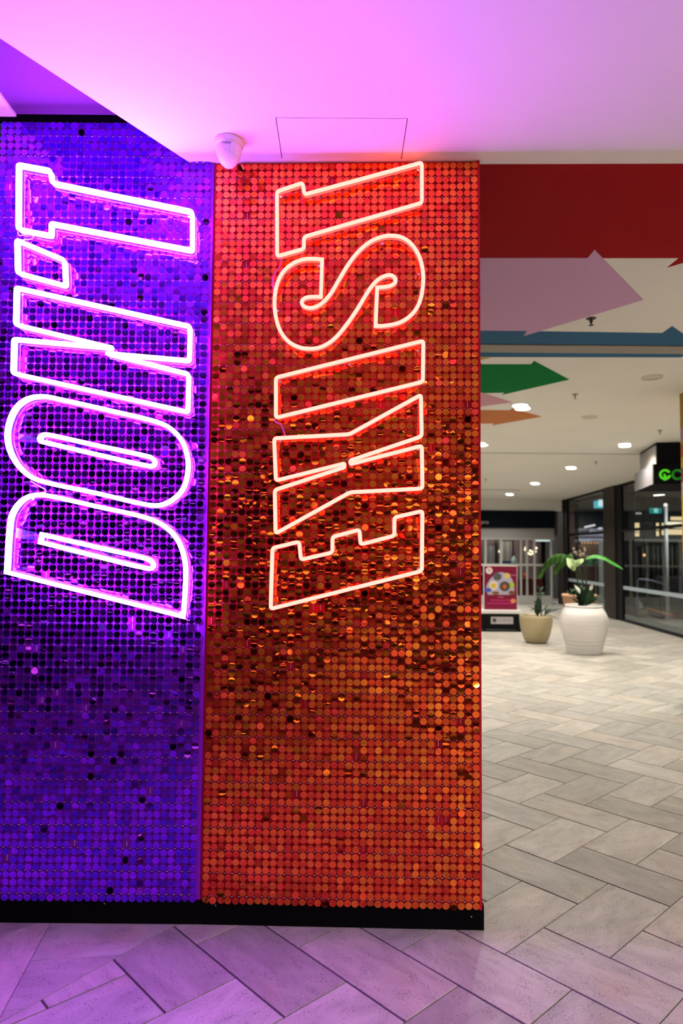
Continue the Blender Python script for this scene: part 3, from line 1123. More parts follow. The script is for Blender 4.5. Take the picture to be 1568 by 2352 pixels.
zb0, zb1 = shop(1200, 1213).z, shop(1200, 1173).z
XS0, XS1 = -1.0, shop(1272, 1200).x
tag(obj('wall_shopfront', B(XS0, XS1 + 0.6, SY, SY + 0.15, zb1, CEIL2), M_CEIL), kind='structure')
sg = thing('shop_sign', 'dark navy sign band over the far glazed shopfront', 'sign', (4.0, SY, zb0))
obj('sign_board', B(XS0 - 4.0, XS1 - 4.0, -0.06, 0.1, 0, zb1 - zb0), mat('navy_board', (0.004, 0.008, 0.013), 0.7, spec=0.08), sg)
pt = shop(1113, 1203, SY - 0.07)
text('pro', 0.17, (pt.x - 4.0, -0.065, pt.z - zb0), (math.pi / 2, 0, 0), mat('sign_letters', (0.65, 0.6, 0.55), 0.5), sg, ext=0.004)
zh = shop(1200, 1236).z
tag(obj('wall_header', B(XS0, XS1, SY + 0.02, SY + 0.12, zh, zb0), mat('header_grey', (0.34, 0.32, 0.32), 0.6)), kind='structure')
win = bpy.data.objects.new('window_1', None)
COL.objects.link(win)
tag(win, kind='structure')
zm = shop(1200, 1297.5).z
zk = shop(1200, 1368).z
M_ALU = mat('white_aluminium', (0.42, 0.42, 0.39), 0.45)
muls = [shop(u, 1300).x for u in (1103, 1114.9, 1150.6, 1196.5, 1210.5, 1227.8, 1266.7)]
left = [muls[1] - 0.47 * k for k in range(1, 9)]
for k, x in enumerate(sorted(left + muls[1:])):
    w = 0.022 if x > 5.0 else 0.028
    obj('mullion', B(x - w, x + w, SY, SY + 0.09, 0.0, zh), M_ALU, win)
for z0, z1 in ((zm - 0.03, zm + 0.03), (zh - 0.05, zh), (0.0, 0.08)):
    obj('rail', B(XS0, XS1, SY + 0.005, SY + 0.08, z0, z1), M_ALU, win)
xs = sorted(left + muls[1:])
for a, b in zip(xs, xs[1:]):
    if b - a > 0.06:
        obj('kick_panel', B(a + .02, b - .02, SY + 0.02, SY + 0.06, 0.08, zk), M_ALU, win)
        obj('pane', B(a + .02, b - .02, SY + 0.04, SY + 0.05, zk, zm - .03), M_GLASS, win)
        obj('pane', B(a + .02, b - .02, SY + 0.04, SY + 0.05, zm + .03, zh - .05), M_GLASS, win)
# inside the far shop
tag(obj('wall_shop_inside', B(XS0, 6.9, 23.6, 23.7, 0, CEIL2), mat('shop_back_wall', (0.16, 0.09, 0.085), 0.7, noise=(1.2, 0.4))), kind='structure')
t = thing('tube_light', 'short white tube light behind the head of the far shopfront', 'light')
obj('tube', sbox(1229, 1236, 1263, 1243, SY + 0.2, 0.06, 0.01), emis('tube_white', (0.85, 0.95, 0.92), 1.3), t)
for u in (1234, 1258):
    p = onY(u, 1237, SY + 0.23)
    obj('hanger', B(p.x - 0.01, p.x + 0.01, SY + 0.22, SY + 0.24, p.z, CEIL2), M_FRAME, t)
for k, (u0, v0, u1, v1, y, c, nm, lb) in enumerate((
        (1157, 1288, 1174, 1300, 22.0, (0.03, 0.10, 0.28), 'stock_box', 'blue box on the shelf inside the far shop'),
        (1176, 1278, 1187, 1300, 22.0, (0.45, 0.62, 0.55), 'stock_jar', 'mint green jar standing inside the far shop'),
        (1203, 1312, 1213, 1329, 21.8, (0.75, 0.08, 0.03), 'fire_extinguisher', 'bright red canister inside the far shop window'))):
    a, b = onY(u0, v1, y), onY(u1, v0, y)
    h = b.z - a.z
    r = (b.x - a.x) / 2
    t = thing(nm, lb, nm.split('_')[-1], ((a.x + b.x) / 2, y + r, a.z))
    m_ = mat('stock_%d' % k, c, 0.5)
    if k in (1, 2):
        obj('body', lathe([(0, 0), (r * .95, 0), (r, h * .06), (r, h * .72), (r * .55, h * .84), (r * .5, h * .86)], 20), m_, t, True)
        obj('cap', lathe([(r * .52, h * .85), (r * .52, h * .98), (r * .4, h), (0, h)], 16), M_WHITE if k == 1 else M_BLACK, t, True)
    else:
        obj('body', B(-r, r, -r, r, 0, h * 0.82, bev=0.01), m_, t)
        obj('lid', B(-r * 1.04, r * 1.04, -r * 1.04, r * 1.04, h * 0.82, h, bev=0.008), m_, t)
zsh = onY(1170, 1300, 22.0).z
sh = thing('display_shelf', 'low dark display shelf inside the far shop', 'shelf', (4.9, 22.2, 0))
obj('shelf_top', B(-1.2, 0.6, -0.3, 0.3, zsh - 0.04, zsh), M_BRONZE, sh)
for x in (-1.15, -0.3, 0.55):
    obj('support', B(x - 0.03, x + 0.03, -0.28, 0.28, 0, zsh - 0.04), M_BRONZE, sh)
tag(obj('red_display_cube', prism([(5.55, 21.6), (6.35, 21.6), (6.35, 22.4), (5.55, 22.4)], 0.0, onY(1208, 1329, 21.8).z), mat('maroon', (0.10, 0.008, 0.012), 0.4)), 'dark maroon display block inside the far shop', 'block')
for x, y_, hh, c in ((4.25, 22.9, 2.1, (0.05, 0.05, 0.055)), (4.9, 23.0, 2.0, (0.16, 0.13, 0.13)), (5.45, 22.9, 2.15, (0.20, 0.16, 0.14))):
    t = thing('garment_rack', 'tall %s display rack at the back of the far shop' % {0.05: 'charcoal', 0.16: 'mauve grey', 0.20: 'taupe'}[c[0]], 'rack', (x, y_, 0))
    for k in range(5):
        obj('hanging_panel', B(-0.22 + k * 0.09, -0.15 + k * 0.09, -0.2, 0.2, 0.5 + 0.05 * (k % 2), hh - 0.25), mat('rack_cloth_%d_%d' % (int(x * 10), k % 2), tuple(q * (1 + 0.5 * (k % 2)) for q in c), 0.8), t)
    obj('rail', B(-0.3, 0.3, -0.02, 0.02, hh - 0.22, hh - 0.18), M_BRONZE, t)
    for sx in (-0.3, 0.3):
        obj('post', B(sx - 0.02, sx + 0.02, -0.02, 0.02, 0, hh - 0.18), M_BRONZE, t)
# cluster pendant
pc = onY(1219, 1268, 21.6)
t = thing('pendant_cluster', 'cluster pendant of warm round bulbs inside the far shop', 'pendant lamp', (pc.x, 21.6, CEIL2))
obj('cord', tube([(0, 0, 0), (0, 0, pc.z - CEIL2 + 0.12)], 0.008, 6), M_FRAME, t)
for u, v in ((1206, 1262.5), (1209, 1270), (1213, 1271), (1217.5, 1265), (1218, 1273), (1223.5, 1267), (1224, 1272), (1229, 1267), (1231, 1259), (1207, 1258)):
    p = onY(u, v, 21.6) - Vector((pc.x, 21.6, CEIL2))
    bm = bmesh.new()
    bmesh.ops.create_icosphere(bm, subdivisions=2, radius=0.036, matrix=Matrix.Translation(p))
    b = obj('bulb', bm, emis('warm_bulb', (1.0, 0.74, 0.48), 3.0), t, True)
    obj('bulb_wire', tube([p, (0, 0, pc.z - CEIL2 + 0.14)], 0.004, 5), M_FRAME, t)
p = onY(1147, 1266.5, 21.6)
bm = bmesh.new()
bmesh.ops.create_icosphere(bm, subdivisions=2, radius=0.042)
t = thing('pendant_globe', 'single warm globe bulb seen through the far shopfront', 'pendant lamp', (p.x, 21.6, p.z))
obj('bulb', bm, emis('warm_bulb', (1.0, 0.74, 0.48), 3.0), t, True)
obj('cord', tube([(0, 0, 0.04), (0, 0, CEIL2 - p.z)], 0.006, 6), M_FRAME, t)

# ------------------------------------------------------------------ glazed side wall with columns
GX = lambda y: 6.25 + (y - 12.57) * 0.0512
GD = Vector((0.0512, 1, 0)).normalized()
GNr = Vector((1, -0.0512, 0)).normalized()


def slab(y0, y1, x0, x1, z0, z1):
    """piece of the glass wall: along it from y0 to y1, x0..x1 measured inwards"""
    q = [(GX(y0) + x0, y0), (GX(y0) + x1, y0), (GX(y1) + x1, y1), (GX(y1) + x0, y1)]
    return prism(q, z0, z1)


def pier(name, label, y0, y1, yd):
    t = thing(name, label, 'column', (GX(y0), y0, 0))
    inv = Matrix.Translation((-GX(y0), -y0, 0))
    bm = slab(y0, y1, -0.04, 0.42, 0, CEIL2)
    bm.transform(inv)
    obj('cladding', bm, M_BRONZE, t)
    bm = slab(yd, y0, 0.0, 0.16, 0, CEIL2)
    bm.transform(inv)
    obj('black_jamb', bm, M_FRAME, t)
    bm = slab(y1, y1 + 0.12, 0.0, 0.16, 0, CEIL2)
    bm.transform(inv)
    obj('black_jamb', bm, M_FRAME, t)
    return t


pier('clad_column', 'dark bronze clad column between the two glass bays', 15.95, 16.75, 15.62)
pier('clad_column', 'dark column at the far corner beside the end shopfront', 20.35, 20.98, 20.05)
for k, (y0, y1, pos) in enumerate(((9.0, 15.62, 'a'), (16.87, 20.05, 'b'))):
    w = bpy.data.objects.new('window_%d' % (k + 2), None)
    COL.objects.link(w)
    tag(w, kind='structure')
    ztr = 2.06
    obj('bottom_rail', slab(y0, y1, 0, 0.07, 0, 0.05), M_FRAME, w)
    obj('transom', slab(y0, y1, -0.01, 0.08, ztr - 0.03, ztr + 0.03), M_FRAME, w)
    obj('top_rail', slab(y0, y1, 0, 0.07, CEIL2 - 0.05, CEIL2), M_FRAME, w)
    obj('pane', slab(y0, y1, 0.03, 0.042, 0.05, ztr - 0.03), M_GLASS, w)
    obj('pane', slab(y0, y1, 0.03, 0.042, ztr + 0.03, CEIL2 - 0.05), M_GLASS, w)
    obj('frosted_band', slab(y0, y1, 0.022, 0.028, 0.72, 0.80), mat('frosted_film', (0.30, 0.36, 0.39), 0.6), w)
    # lower dark film on the glass foot
    obj('foot_panel', slab(y0, y1, 0.05, 0.06, 0.05, 0.16), mat('foot_grey', (0.16, 0.16, 0.15), 0.4), w)

# dark rooms behind the glass, with stand-ins for things mirrored in it
M_NAVY = mat('navy_wall', (0.035, 0.035, 0.06), 0.6)
tag(obj('wall_room', B(6.75, 12.9, 17.3, 17.4, 0, CEIL2), mat('dim_wall', (0.035, 0.037, 0.038), 0.6, noise=(0.9, 0.3))), kind='structure')
tag(obj('wall_room_side', B(9.8, 9.9, 8.5, 17.3, 0, CEIL2), mat('dim_wall2', (0.03, 0.03, 0.03), 0.6)), kind='structure')
tag(obj('ceiling_room', B(6.62, 9.8, 8.5, 17.3, 2.98, 3.02), mat('dim_ceiling', (0.09, 0.085, 0.09), 0.8)), kind='structure')
RY = 16.9
ib = lambda u0, v0, u1, v1, y=RY, d=0.06, bev=0.004: sbox(u0, v0, u1, v1, y, d, bev)


def simple(name, label, cat, bm, m):
    o = obj(name, bm, m)
    return tag(o, label, cat)


t = thing('wall_partition_panel', 'navy panel standing behind the glass beside the bronze column', 'panel')
obj('board', ib(1418, 1175, 1457, 1400, 17.15, 0.05), M_NAVY, t)
obj('board_top', ib(1418, 1140, 1457, 1175, 17.15, 0.05), mat('grey_mauve', (0.10, 0.09, 0.10), 0.6), t)
M_CREAM = emis('cream_lightbox', (1.0, 0.74, 0.40), 1.15)  # glowing panels standing in for lit shops mirrored in the glass
M_CREAMW = emis('cream_lightbox_hot', (1.0, 0.82, 0.56), 1.6)
for lb, rects, in (('narrow upright cream lightbox next to the navy panel', ((1457, 1201, 1468, 1222, M_CREAM), (1457, 1224, 1468, 1232, M_CREAM))),
                   ('slim amber lightbox between the two other narrow ones', ((1507, 1201, 1513, 1217, M_CREAM), (1507, 1220, 1513, 1231, M_CREAM))),
                   ('slim amber lightbox hard against the white post', ((1520, 1201, 1527, 1215, M_CREAM), (1520, 1218, 1527, 1229, M_CREAM))),
                   ('wide bright cream lightbox at the edge by the painted pillar', ((1532, 1199, 1575, 1213, M_CREAMW), (1532, 1216, 1575, 1228, M_CREAM), (1540, 1187, 1575, 1195, M_CREAM)))):
    t = thing('lightbox', lb, 'lightbox')
    u0 = min(r[0] for r in rects)
    u1 = max(r[2] for r in rects)
    v0 = min(r[1] for r in rects)
    v1 = max(r[3] for r in rects)
    obj('housing', ib(u0 - 1, v0 - 1, u1 + 1, v1 + 1, 17.2, 0.1), M_FRAME, t)
    for r in rects:
        obj('lit_face', ib(*r[:4], 17.18, 0.03, 0.002), r[4], t)
t = thing('exit_sign', 'small green and white exit sign hanging in the dark room', 'exit sign')
obj('sign_face', ib(1493, 1167, 1519, 1179, RY - 0.6, 0.05), emis('exit_green', (0.01, 0.28, 0.22), 1.0), t)
obj('running_figure_field', ib(1502, 1168, 1511, 1178, RY - 0.62, 0.02), emis('exit_pale', (0.35, 0.75, 0.8), 1.0), t)
a_ = onY(1506, 1167, RY - 0.58)
obj('hanger', B(a_.x - 0.01, a_.x + 0.01, RY - 0.585, RY - 0.575, a_.z, 2.98), M_FRAME, t)
t = thing('post_lamp', 'pale upright post with a round lamp on top behind the glass', 'lamp post')
pa, pb = onY(1531, 1325, 15.9), onY(1528, 1163, 15.9)
obj('post', tube([(pa.x, 15.9, 0), (pa.x, 15.9, pb.z)], 0.042, 14), mat('post_grey', (0.62, 0.63, 0.66), 0.4), t, True)
bm = bmesh.new()
bmesh.ops.create_icosphere(bm, subdivisions=2, radius=0.045, matrix=Matrix.Translation((pa.x, 15.9, pb.z + 0.03)))
obj('globe', bm, emis('post_globe', (1.0, 0.9, 0.86), 1.6), t, True)
simple('wall_rail', 'pale horizontal rail along the back of the dark room', 'rail', ib(1459, 1239, 1575, 1244, RY + 0.05, 0.05), mat('rail_olive', (0.25, 0.26, 0.22), 0.5))
simple('room_spotlight', 'thin lit ceiling fitting high in the dark room', 'light', ib(1455, 1107, 1472, 1111, RY - 0.8, 0.05), emis('spot_pale', (1.0, 0.92, 0.9), 1.6))
simple('low_ceiling_lamp', 'dim grey oval fitting above the upright lightbox', 'light', ib(1461, 1177, 1473, 1181, RY - 0.3, 0.05), emis('lamp_dim', (0.42, 0.44, 0.38), 1.0))
t = thing('curtain', 'pale grey green curtain folds in the dark room', 'curtain')
for k in range(9):
    u = 1476 + k * 11
    a, b = onY(u, 1325, RY + 0.2), onY(u + 7, 1247, RY + 0.2)
    obj('fold', tube([((a.x + b.x) / 2, RY + 0.25, a.z), ((a.x + b.x) / 2, RY + 0.25, b.z)], 0.035 + 0.01 * (k % 3), 10), mat('curtain_%d' % (k % 3), ((0.10, 0.115, 0.095), (0.05, 0.055, 0.05), (0.075, 0.08, 0.07))[k % 3], 0.8), t, True)
t = thing('warm_pendant', 'tiny orange bulb glowing low in the dark room', 'pendant lamp')
p = onY(1479, 1275, RY - 0.2)
bm = bmesh.new()
bmesh.ops.create_icosphere(bm, subdivisions=2, radius=0.034, matrix=Matrix.Translation(p))
obj('bulb', bm, emis('amber_bulb', (1.0, 0.5, 0.22), 1.8), t, True)
obj('cord', tube([p + Vector((0, 0, 0.03)), (p.x, p.y, 2.98)], 0.005, 6), M_FRAME, t)
t = thing('handrail', 'bent steel handrail behind the glass above the frosted band', 'handrail')
hp = [onY(u, v, RY - 0.9) for u, v in ((1463, 1420), (1463, 1334), (1468, 1330), (1486, 1331), (1530, 1343), (1535, 1348), (1535, 1430))]
hp[0].z = 0.0
hp[-1].z = 0.0
obj('rail', tube(hp, 0.022, 10), mat('rail_steel', (0.30, 0.28, 0.38), 0.35, 0.5), t, True)
t = thing('sofa', 'dark low sofa deep in the room behind the glass', 'sofa', (onY(1500, 1340, RY).x + 0.42, RY - 0.35, 0))
obj('seat', B(-0.45, 0.65, -0.3, 0.25, 0.12, 0.45, bev=0.05), mat('sofa_black', (0.012, 0.010, 0.016), 0.7), t)
obj('back', B(-0.45, 0.65, 0.15, 0.35, 0.4, 1.0, bev=0.06), MATS['sofa_black'], t)
obj('armrest', B(-0.58, -0.43, -0.3, 0.3, 0.0, 0.62, bev=0.04), MATS['sofa_black'], t)
obj('armrest', B(0.63, 0.78, -0.3, 0.3, 0.0, 0.62, bev=0.04), MATS['sofa_black'], t)
# glass dome on a low plinth
p = onY(1455, 1396, 17.0)
t = thing('glass_dome', 'clear glass cloche on a low plinth behind the glass', 'cloche', (p.x, 17.0, 0))
obj('plinth', B(-0.3, 0.24, -0.24, 0.24, 0, p.z - 0.02, bev=0.01), mat('plinth_olive', (0.13, 0.13, 0.11), 0.5), t)
obj('plinth_top', B(-0.32, 0.26, -0.25, 0.25, p.z - 0.02, p.z, bev=0.005), M_FRAME, t)
obj('dome', lathe([(0.215, p.z), (0.21, p.z + 0.07), (0.18, p.z + 0.14), (0.12, p.z + 0.20), (0.05, p.z + 0.225), (0, p.z + 0.23)], 28), mat('dome_glass', (0.35, 0.36, 0.36), 0.1, spec=0.8), t, True)
t = thing('ribbon_strip', 'orange and pink ribbon strip lying along the plinth', 'ribbon')
rp = [onY(u, v, 15.6) for u, v in ((1485, 1396), (1500, 1401), (1520, 1407), (1545, 1411), (1572, 1413))]
obj('orange_run', tube(rp[:4], 0.012, 6), mat('ribbon_orange', (0.5, 0.2, 0.03), 0.6), t)
obj('pink_run', tube([q - Vector((0, 0, 0.03)) for q in rp[2:]], 0.012, 6), mat('ribbon_pink', (0.4, 0.06, 0.12), 0.6), t)

for lb, x, y, z, w in (('small round ceiling lamp in the dark room behind the glass', 8.0, 15.0, 2.98, 45.0), ('small round ceiling lamp in the room past the bronze column', 8.1, 20.2, 3.0, 95.0), ('small round ceiling lamp inside the far glazed shop', 5.2, 22.3, CEIL2, 75.0)):
    t = thing('room_lamp', lb, 'lamp', (x, y, z))  # lamps added only to brighten the interiors behind the glass
    obj('lamp_body', lathe([(0, 0), (0.10, 0), (0.10, -0.03), (0.085, -0.04)], 24), M_WHITE, t)
    obj('diffuser', lathe([(0.085, -0.04), (0.05, -0.045), (0, -0.046)], 24), emis('lamp_diffuser', (1.0, 0.9, 0.8), 3.0), t)
    l = bpy.data.lights.new('room_lamp_light', 'AREA')
    l.shape = 'DISK'
    l.size = 0.18
    l.energy = w
    l.color = (0.95, 0.95, 0.9)
    lo = bpy.data.objects.new('room_lamp_light', l)
    COL.objects.link(lo)
    lo.location = (0, 0, -0.06)
    lo.parent = t

# second bay: doorway standing in for the far shopfront mirrored in the glass
BY = 22.4
tag(obj('wall_bay', B(6.95, 12.9, 23.2, 23.3, 0, CEIL2), mat('dim_wall3', (0.05, 0.042, 0.042), 0.6)), kind='structure')
tag(obj('ceiling_bay', B(6.9, 12.9, 17.4, 23.2, 3.0, 3.04), mat('dim_ceiling2', (0.08, 0.08, 0.085), 0.8)), kind='structure')
t = thing('inner_doorway', 'pale lilac inner doorway frame behind the far glass bay', 'doorway')
M_LIL = mat('lilac_frame', (0.42, 0.42, 0.56), 0.5)
obj('lintel_dark', ib(1292, 1176, 1392, 1213, BY, 0.1), mat('lintel_navy', (0.004, 0.005, 0.012), 0.5), t)
obj('header', ib(1316, 1214, 1392, 1232, BY, 0.1), M_LIL, t)
obj('header_low', ib(1316, 1236, 1392, 1243, BY, 0.1), M_LIL, t)
obj('jamb', ib(1316, 1243, 1327, 1350, BY, 0.1), M_LIL, t)
obj('jamb', ib(1377, 1243, 1384, 1400, BY, 0.1), mat('jamb_olive', (0.26, 0.27, 0.25), 0.5), t)
obj('upper_wall', ib(1292, 1161, 1392, 1175, BY + 0.02, 0.1), mat('grey_mauve', (0.10, 0.09, 0.10), 0.6), t)
t = thing('tan_back_panel', 'tan lit wall panel inside the pale doorway', 'panel')
obj('panel', ib(1328, 1252, 1377, 1279, 23.12, 0.07), mat('tan_panel', (0.55, 0.28, 0.15), 0.6), t)
obj('lower_panel', ib(1328, 1279, 1377, 1376, 23.12, 0.07), mat('maroon2', (0.05, 0.012, 0.012), 0.6), t)
t = thing('bulb_string', 'short row of small amber bulbs over the tan panel', 'lights')
obj('bar', ib(1326, 1243, 1379, 1251, BY + 0.03, 0.07), M_FRAME, t)
for u in (1336, 1343, 1350, 1357, 1364, 1371):
    p = onY(u, 1247, BY + 0.03)
    bm = bmesh.new()
    bmesh.ops.create_icosphere(bm, subdivisions=2, radius=0.034, matrix=Matrix.Translation(p))
    obj('bulb', bm, emis('amber_row', (1.0, 0.45, 0.2), 0.9), t, True)


def ring_mesh(cx, cz, ro, ri, y, d, a0=0.0, a1=2 * math.pi, n=36):
    bm = bmesh.new()
    full = abs(a1 - a0 - 2 * math.pi) < 1e-4
    rows = []
    for k in range(n if full else n + 1):
        a = a0 + (a1 - a0) * k / n
        c, s = math.cos(a), math.sin(a)
        rows.append([bm.verts.new((cx + r * c, y + dd, cz + r * s)) for r, dd in ((ri, 0), (ro, 0), (ro, d), (ri, d))])
    m = len(rows)
    for k in range(m if full else m - 1):
        A, Bq = rows[k], rows[(k + 1) % m]
        for q in range(4):
            r = (q + 1) % 4
            bm.faces.new((A[q], A[r], Bq[r], Bq[q]))
    if not full:
        bm.faces.new(rows[0])
        bm.faces.new(list(reversed(rows[-1])))
    bmesh.ops.recalc_face_normals(bm, faces=bm.faces)
    return bm


t = thing('green_ring_sign', 'dim green ring lettering inside the doorway behind the white pot plant', 'sign')  # green sign mirrored in the glass, built as glowing rings
p = onY(1351, 1288, 23.09)
obj('ring_letter', ring_mesh(p.x, p.z, 0.14, 0.09, 23.09, 0.03, -1.9, 1.9), emis('dim_green', (0.0, 0.13, 0.04), 1.0), t)
p = onY(1366, 1286, 23.09)
obj('ring_letter', ring_mesh(p.x, p.z, 0.13, 0.085, 23.09, 0.03, -1.5, 1.5), emis('dim_green', (0.0, 0.13, 0.04), 1.0), t)
t = thing('exit_sign', 'bright cyan exit sign beside the head of the bronze column', 'exit sign')
obj('sign_face', ib(1365, 1151, 1390, 1167, 18.6, 0.06), emis('exit_cyan', (0.12, 0.62, 0.75), 1.0), t)
obj('white_field', ib(1374, 1148, 1389, 1163, 18.58, 0.02), emis('exit_white', (0.75, 1.0, 1.0), 1.15), t)
p = onY(1378, 1150, 18.63)
obj('hanger', B(p.x - 0.012, p.x + 0.012, 18.62, 18.64, p.z, 3.0), M_FRAME, t)
for lb, a, b, rr_ in (('slanting white tube light behind the far glass bay', (1342, 1211), (1366, 1206), 0.03), ('tiny white lamp under the slanting tube light', (1373, 1214), (1382, 1213), 0.025)):
    pa, pb = onY(*a, 21.9), onY(*b, 21.9)
    t = thing('tube_light', lb, 'light')
    obj('tube', tube([pa, pb], rr_, 8), emis('tube_pink', (0.95, 0.85, 0.9), 1.2), t)
    for p in (pa.lerp(pb, 0.15), pa.lerp(pb, 0.85)):
        obj('hanger', tube([p, (p.x, p.y, 3.0)], 0.005, 5), M_FRAME, t)

# ------------------------------------------------------------------ sign box over the shop
BXN, BXF = onZ(1505, 1016, CEIL), onZ(1468, 1040, CEIL)
dv = (BXF - BXN)
dv.z = 0
dv.normalize()
rv = Vector((dv.y, -dv.x, 0))
if rv.x < 0:
    rv = -rv
t = thing('sign_box', 'black shop sign box with green ring lettering under the ceiling', 'sign', (BXN.x, BXN.y, 0))


def qbox(a, b, c, d, z0, z1):
    """a..b along front (rv), c..d back along dv"""
    return prism([tuple((rv * x + dv * y).xy) for x, y in ((a, c), (b, c), (b, d), (a, d))], z0, z1)


zlo = onY(1503, 1067, BXN.y).z
zlb = onY(1503, 1113, BXN.y).z
M_BOXD = mat('sign_black', (0.006, 0.006, 0.008), 0.7, spec=0.08)
M_BOXS = mat('sign_side_grey', (0.20, 0.185, 0.17), 0.35)
obj('upper_box', qbox(0.012, 3.0, 0.0, 1.1, zlo, CEIL - 0.005), M_BOXD, t)
obj('upper_side', qbox(0.0, 0.012, 0.0, 1.1, zlo, CEIL - 0.04), M_BOXS, t)
obj('lower_box', qbox(-0.048, 3.0, -0.06, 1.22, zlb, zlo), M_BOXD, t)
obj('lower_side', qbox(-0.06, -0.048, -0.06, 1.22, zlb + 0.004, zlo - 0.004), mat('sign_side_dark', (0.11, 0.10, 0.105), 0.35), t)
M_GREEN = emis('sign_green', (0.09, 0.62, 0.02), 1.0)
M_GREEN2 = emis('sign_green_dim', (0.03, 0.25, 0.02), 1.0)
fo = Vector((BXN.x, BXN.y, 0)) - dv * 0.075
fn = -dv


def face_uv(u, v):
    w = on_plane(u, v, fo, fn) - fo
    return w.dot(rv), w.z


MF = Matrix((rv, dv, Vector((0, 0, 1)))).transposed().to_4x4()
MF = Matrix.Translation(-dv * 0.075) @ MF
for nm, u, v, R, r, a0, a1, mm in (('emblem_ring', 1527, 1090, 0.082, 0.05, 0.45, 2 * math.pi - 0.15, M_GREEN), ('letter_c_outer', 1555.5, 1090, 0.080, 0.070, 0.6, 2 * math.pi - 0.6, M_GREEN2), ('letter_c_inner', 1555.5, 1090, 0.060, 0.052, 0.6, 2 * math.pi - 0.6, M_GREEN2)):
    fx, fz = face_uv(u, v)
    bm = ring_mesh(fx, fz, R, r, 0.0, 0.012, a0, a1)
    bm.transform(MF)
    obj(nm, bm, mm, t)
fx, fz = face_uv(1526, 1092)
bm = bmesh.new()
box(bm, fx - 0.013, fx + 0.013, 0.0, 0.012, fz - 0.075, fz + 0.025)
box(bm, fx + 0.013, fx + 0.035, 0.0, 0.012, fz - 0.03, fz - 0.008)
bm.transform(MF)
obj('emblem_bar', bm, M_GREEN, t)

# painted pillar cut by the picture's edge
pp = onZ(1560, 905, CEIL)
t = thing('painted_pillar', 'mall pillar painted in yellow, pink and orange bands', 'pillar', (pp.x, pp.y, 0))
bands = [(905, 982, (0.42, 0.25, 0.015)), (982, 1014, (0.42, 0.28, 0.36)), (1014, 1022, (0.5, 0.34, 0.05)), (1022, 1052, (0.5, 0.12, 0.03)), (1052, 1076, (0.55, 0.36, 0.04)), (1076, 1108, (0.22, 0.04, 0.06)),
         (1108, 1140, (0.5, 0.36, 0.34)), (1140, 1270, (0.52, 0.34, 0.07)), (1270, 1400, (0.5, 0.3, 0.4)), (1400, 1640, (0.06, 0.3, 0.1))]
zt = CEIL
for k, (v0, v1, c) in enumerate(bands):
    zb = max(0.0, onY(1562, v1, pp.y).z) if k < len(bands) - 1 else 0.0
    obj('painted_band', B(0, 0.7, -0.7, 0, zb, zt), mat('pillar_paint_%d' % k, c, 0.6), t)
    zt = zb

# ------------------------------------------------------------------ poster stand
PB = onZ(1150, 1450, 0)
t = thing('poster_stand', 'crimson food poster on a black weighted base stand', 'poster stand', (PB.x, PB.y, 0))
pw = lambda u, v, y=PB.y: (onY(u, v, y).x - PB.x, onY(u, v, y).z)
M_STB = mat('stand_black', (0.004, 0.005, 0.005), 0.6, spec=0.1)
M_STS = mat('stand_silver', (0.68, 0.64, 0.62), 0.4)


def pbox(u0, v0, u1, v1, y0, y1, bev=0.0):
    a, b = pw(u0, v1), pw(u1, v0)
    return B(a[0], b[0], y0, y1, a[1], b[1], bev=bev)


obj('base_box', pbox(1107, 1409, 1196.5, 1445, 0.0, 0.3, 0.006), M_STB, t)
obj('tray_top', pbox(1103, 1402, 1194, 1409, -0.02, 0.32, 0.004), M_STS, t)
a, b = pw(1098, 1453), pw(1203, 1449)
obj('foot_bar', B(a[0], b[0], -0.08, -0.04, 0.0, 0.035, bev=0.004), M_STB, t)
obj('foot_bar', B(a[0], b[0], 0.34, 0.38, 0.0, 0.035, bev=0.004), M_STB, t)
for u in (1112, 1192):
    x = pw(u, 1450)[0]
    obj('foot_leg', B(x - 0.02, x + 0.02, -0.08, 0.38, 0.02, pw(u, 1444)[1] + 0.01, bev=0.004), M_STB, t)
obj('poster_frame', pbox(1113.5, 1299.5, 1191.5, 1402.5, 0.13, 0.17, 0.004), M_STS, t)
board = obj('poster_board', pbox(1115, 1301, 1190, 1401, 0.122, 0.131), mat('crimson_print', (0.17, 0.004, 0.028), 0.6, spec=0.2), t)


def pdisc(name, u, v, ru, rv_, c, y, n=24, parent=None):
    x, z = pw(u, v)
    s = PB.y / FPX
    pts = [Vector((x + ru * s * math.cos(2 * math.pi * k / n), y, z + rv_ * s * math.sin(2 * math.pi * k / n))) for k in range(n)]
    return obj(name, extrude_poly(pts, Vector((0, 0.0012, 0))), mat('print_%s' % '_'.join('%02d' % int(q * 99) for q in c), c, 0.5), parent or board)


pdisc('white_logo', 1126, 1311, 8, 8, (0.66, 0.56, 0.54), 0.1205)
pdisc('logo_mark', 1126, 1310, 2.5, 3, (0.45, 0.25, 0.27), 0.119, 10)
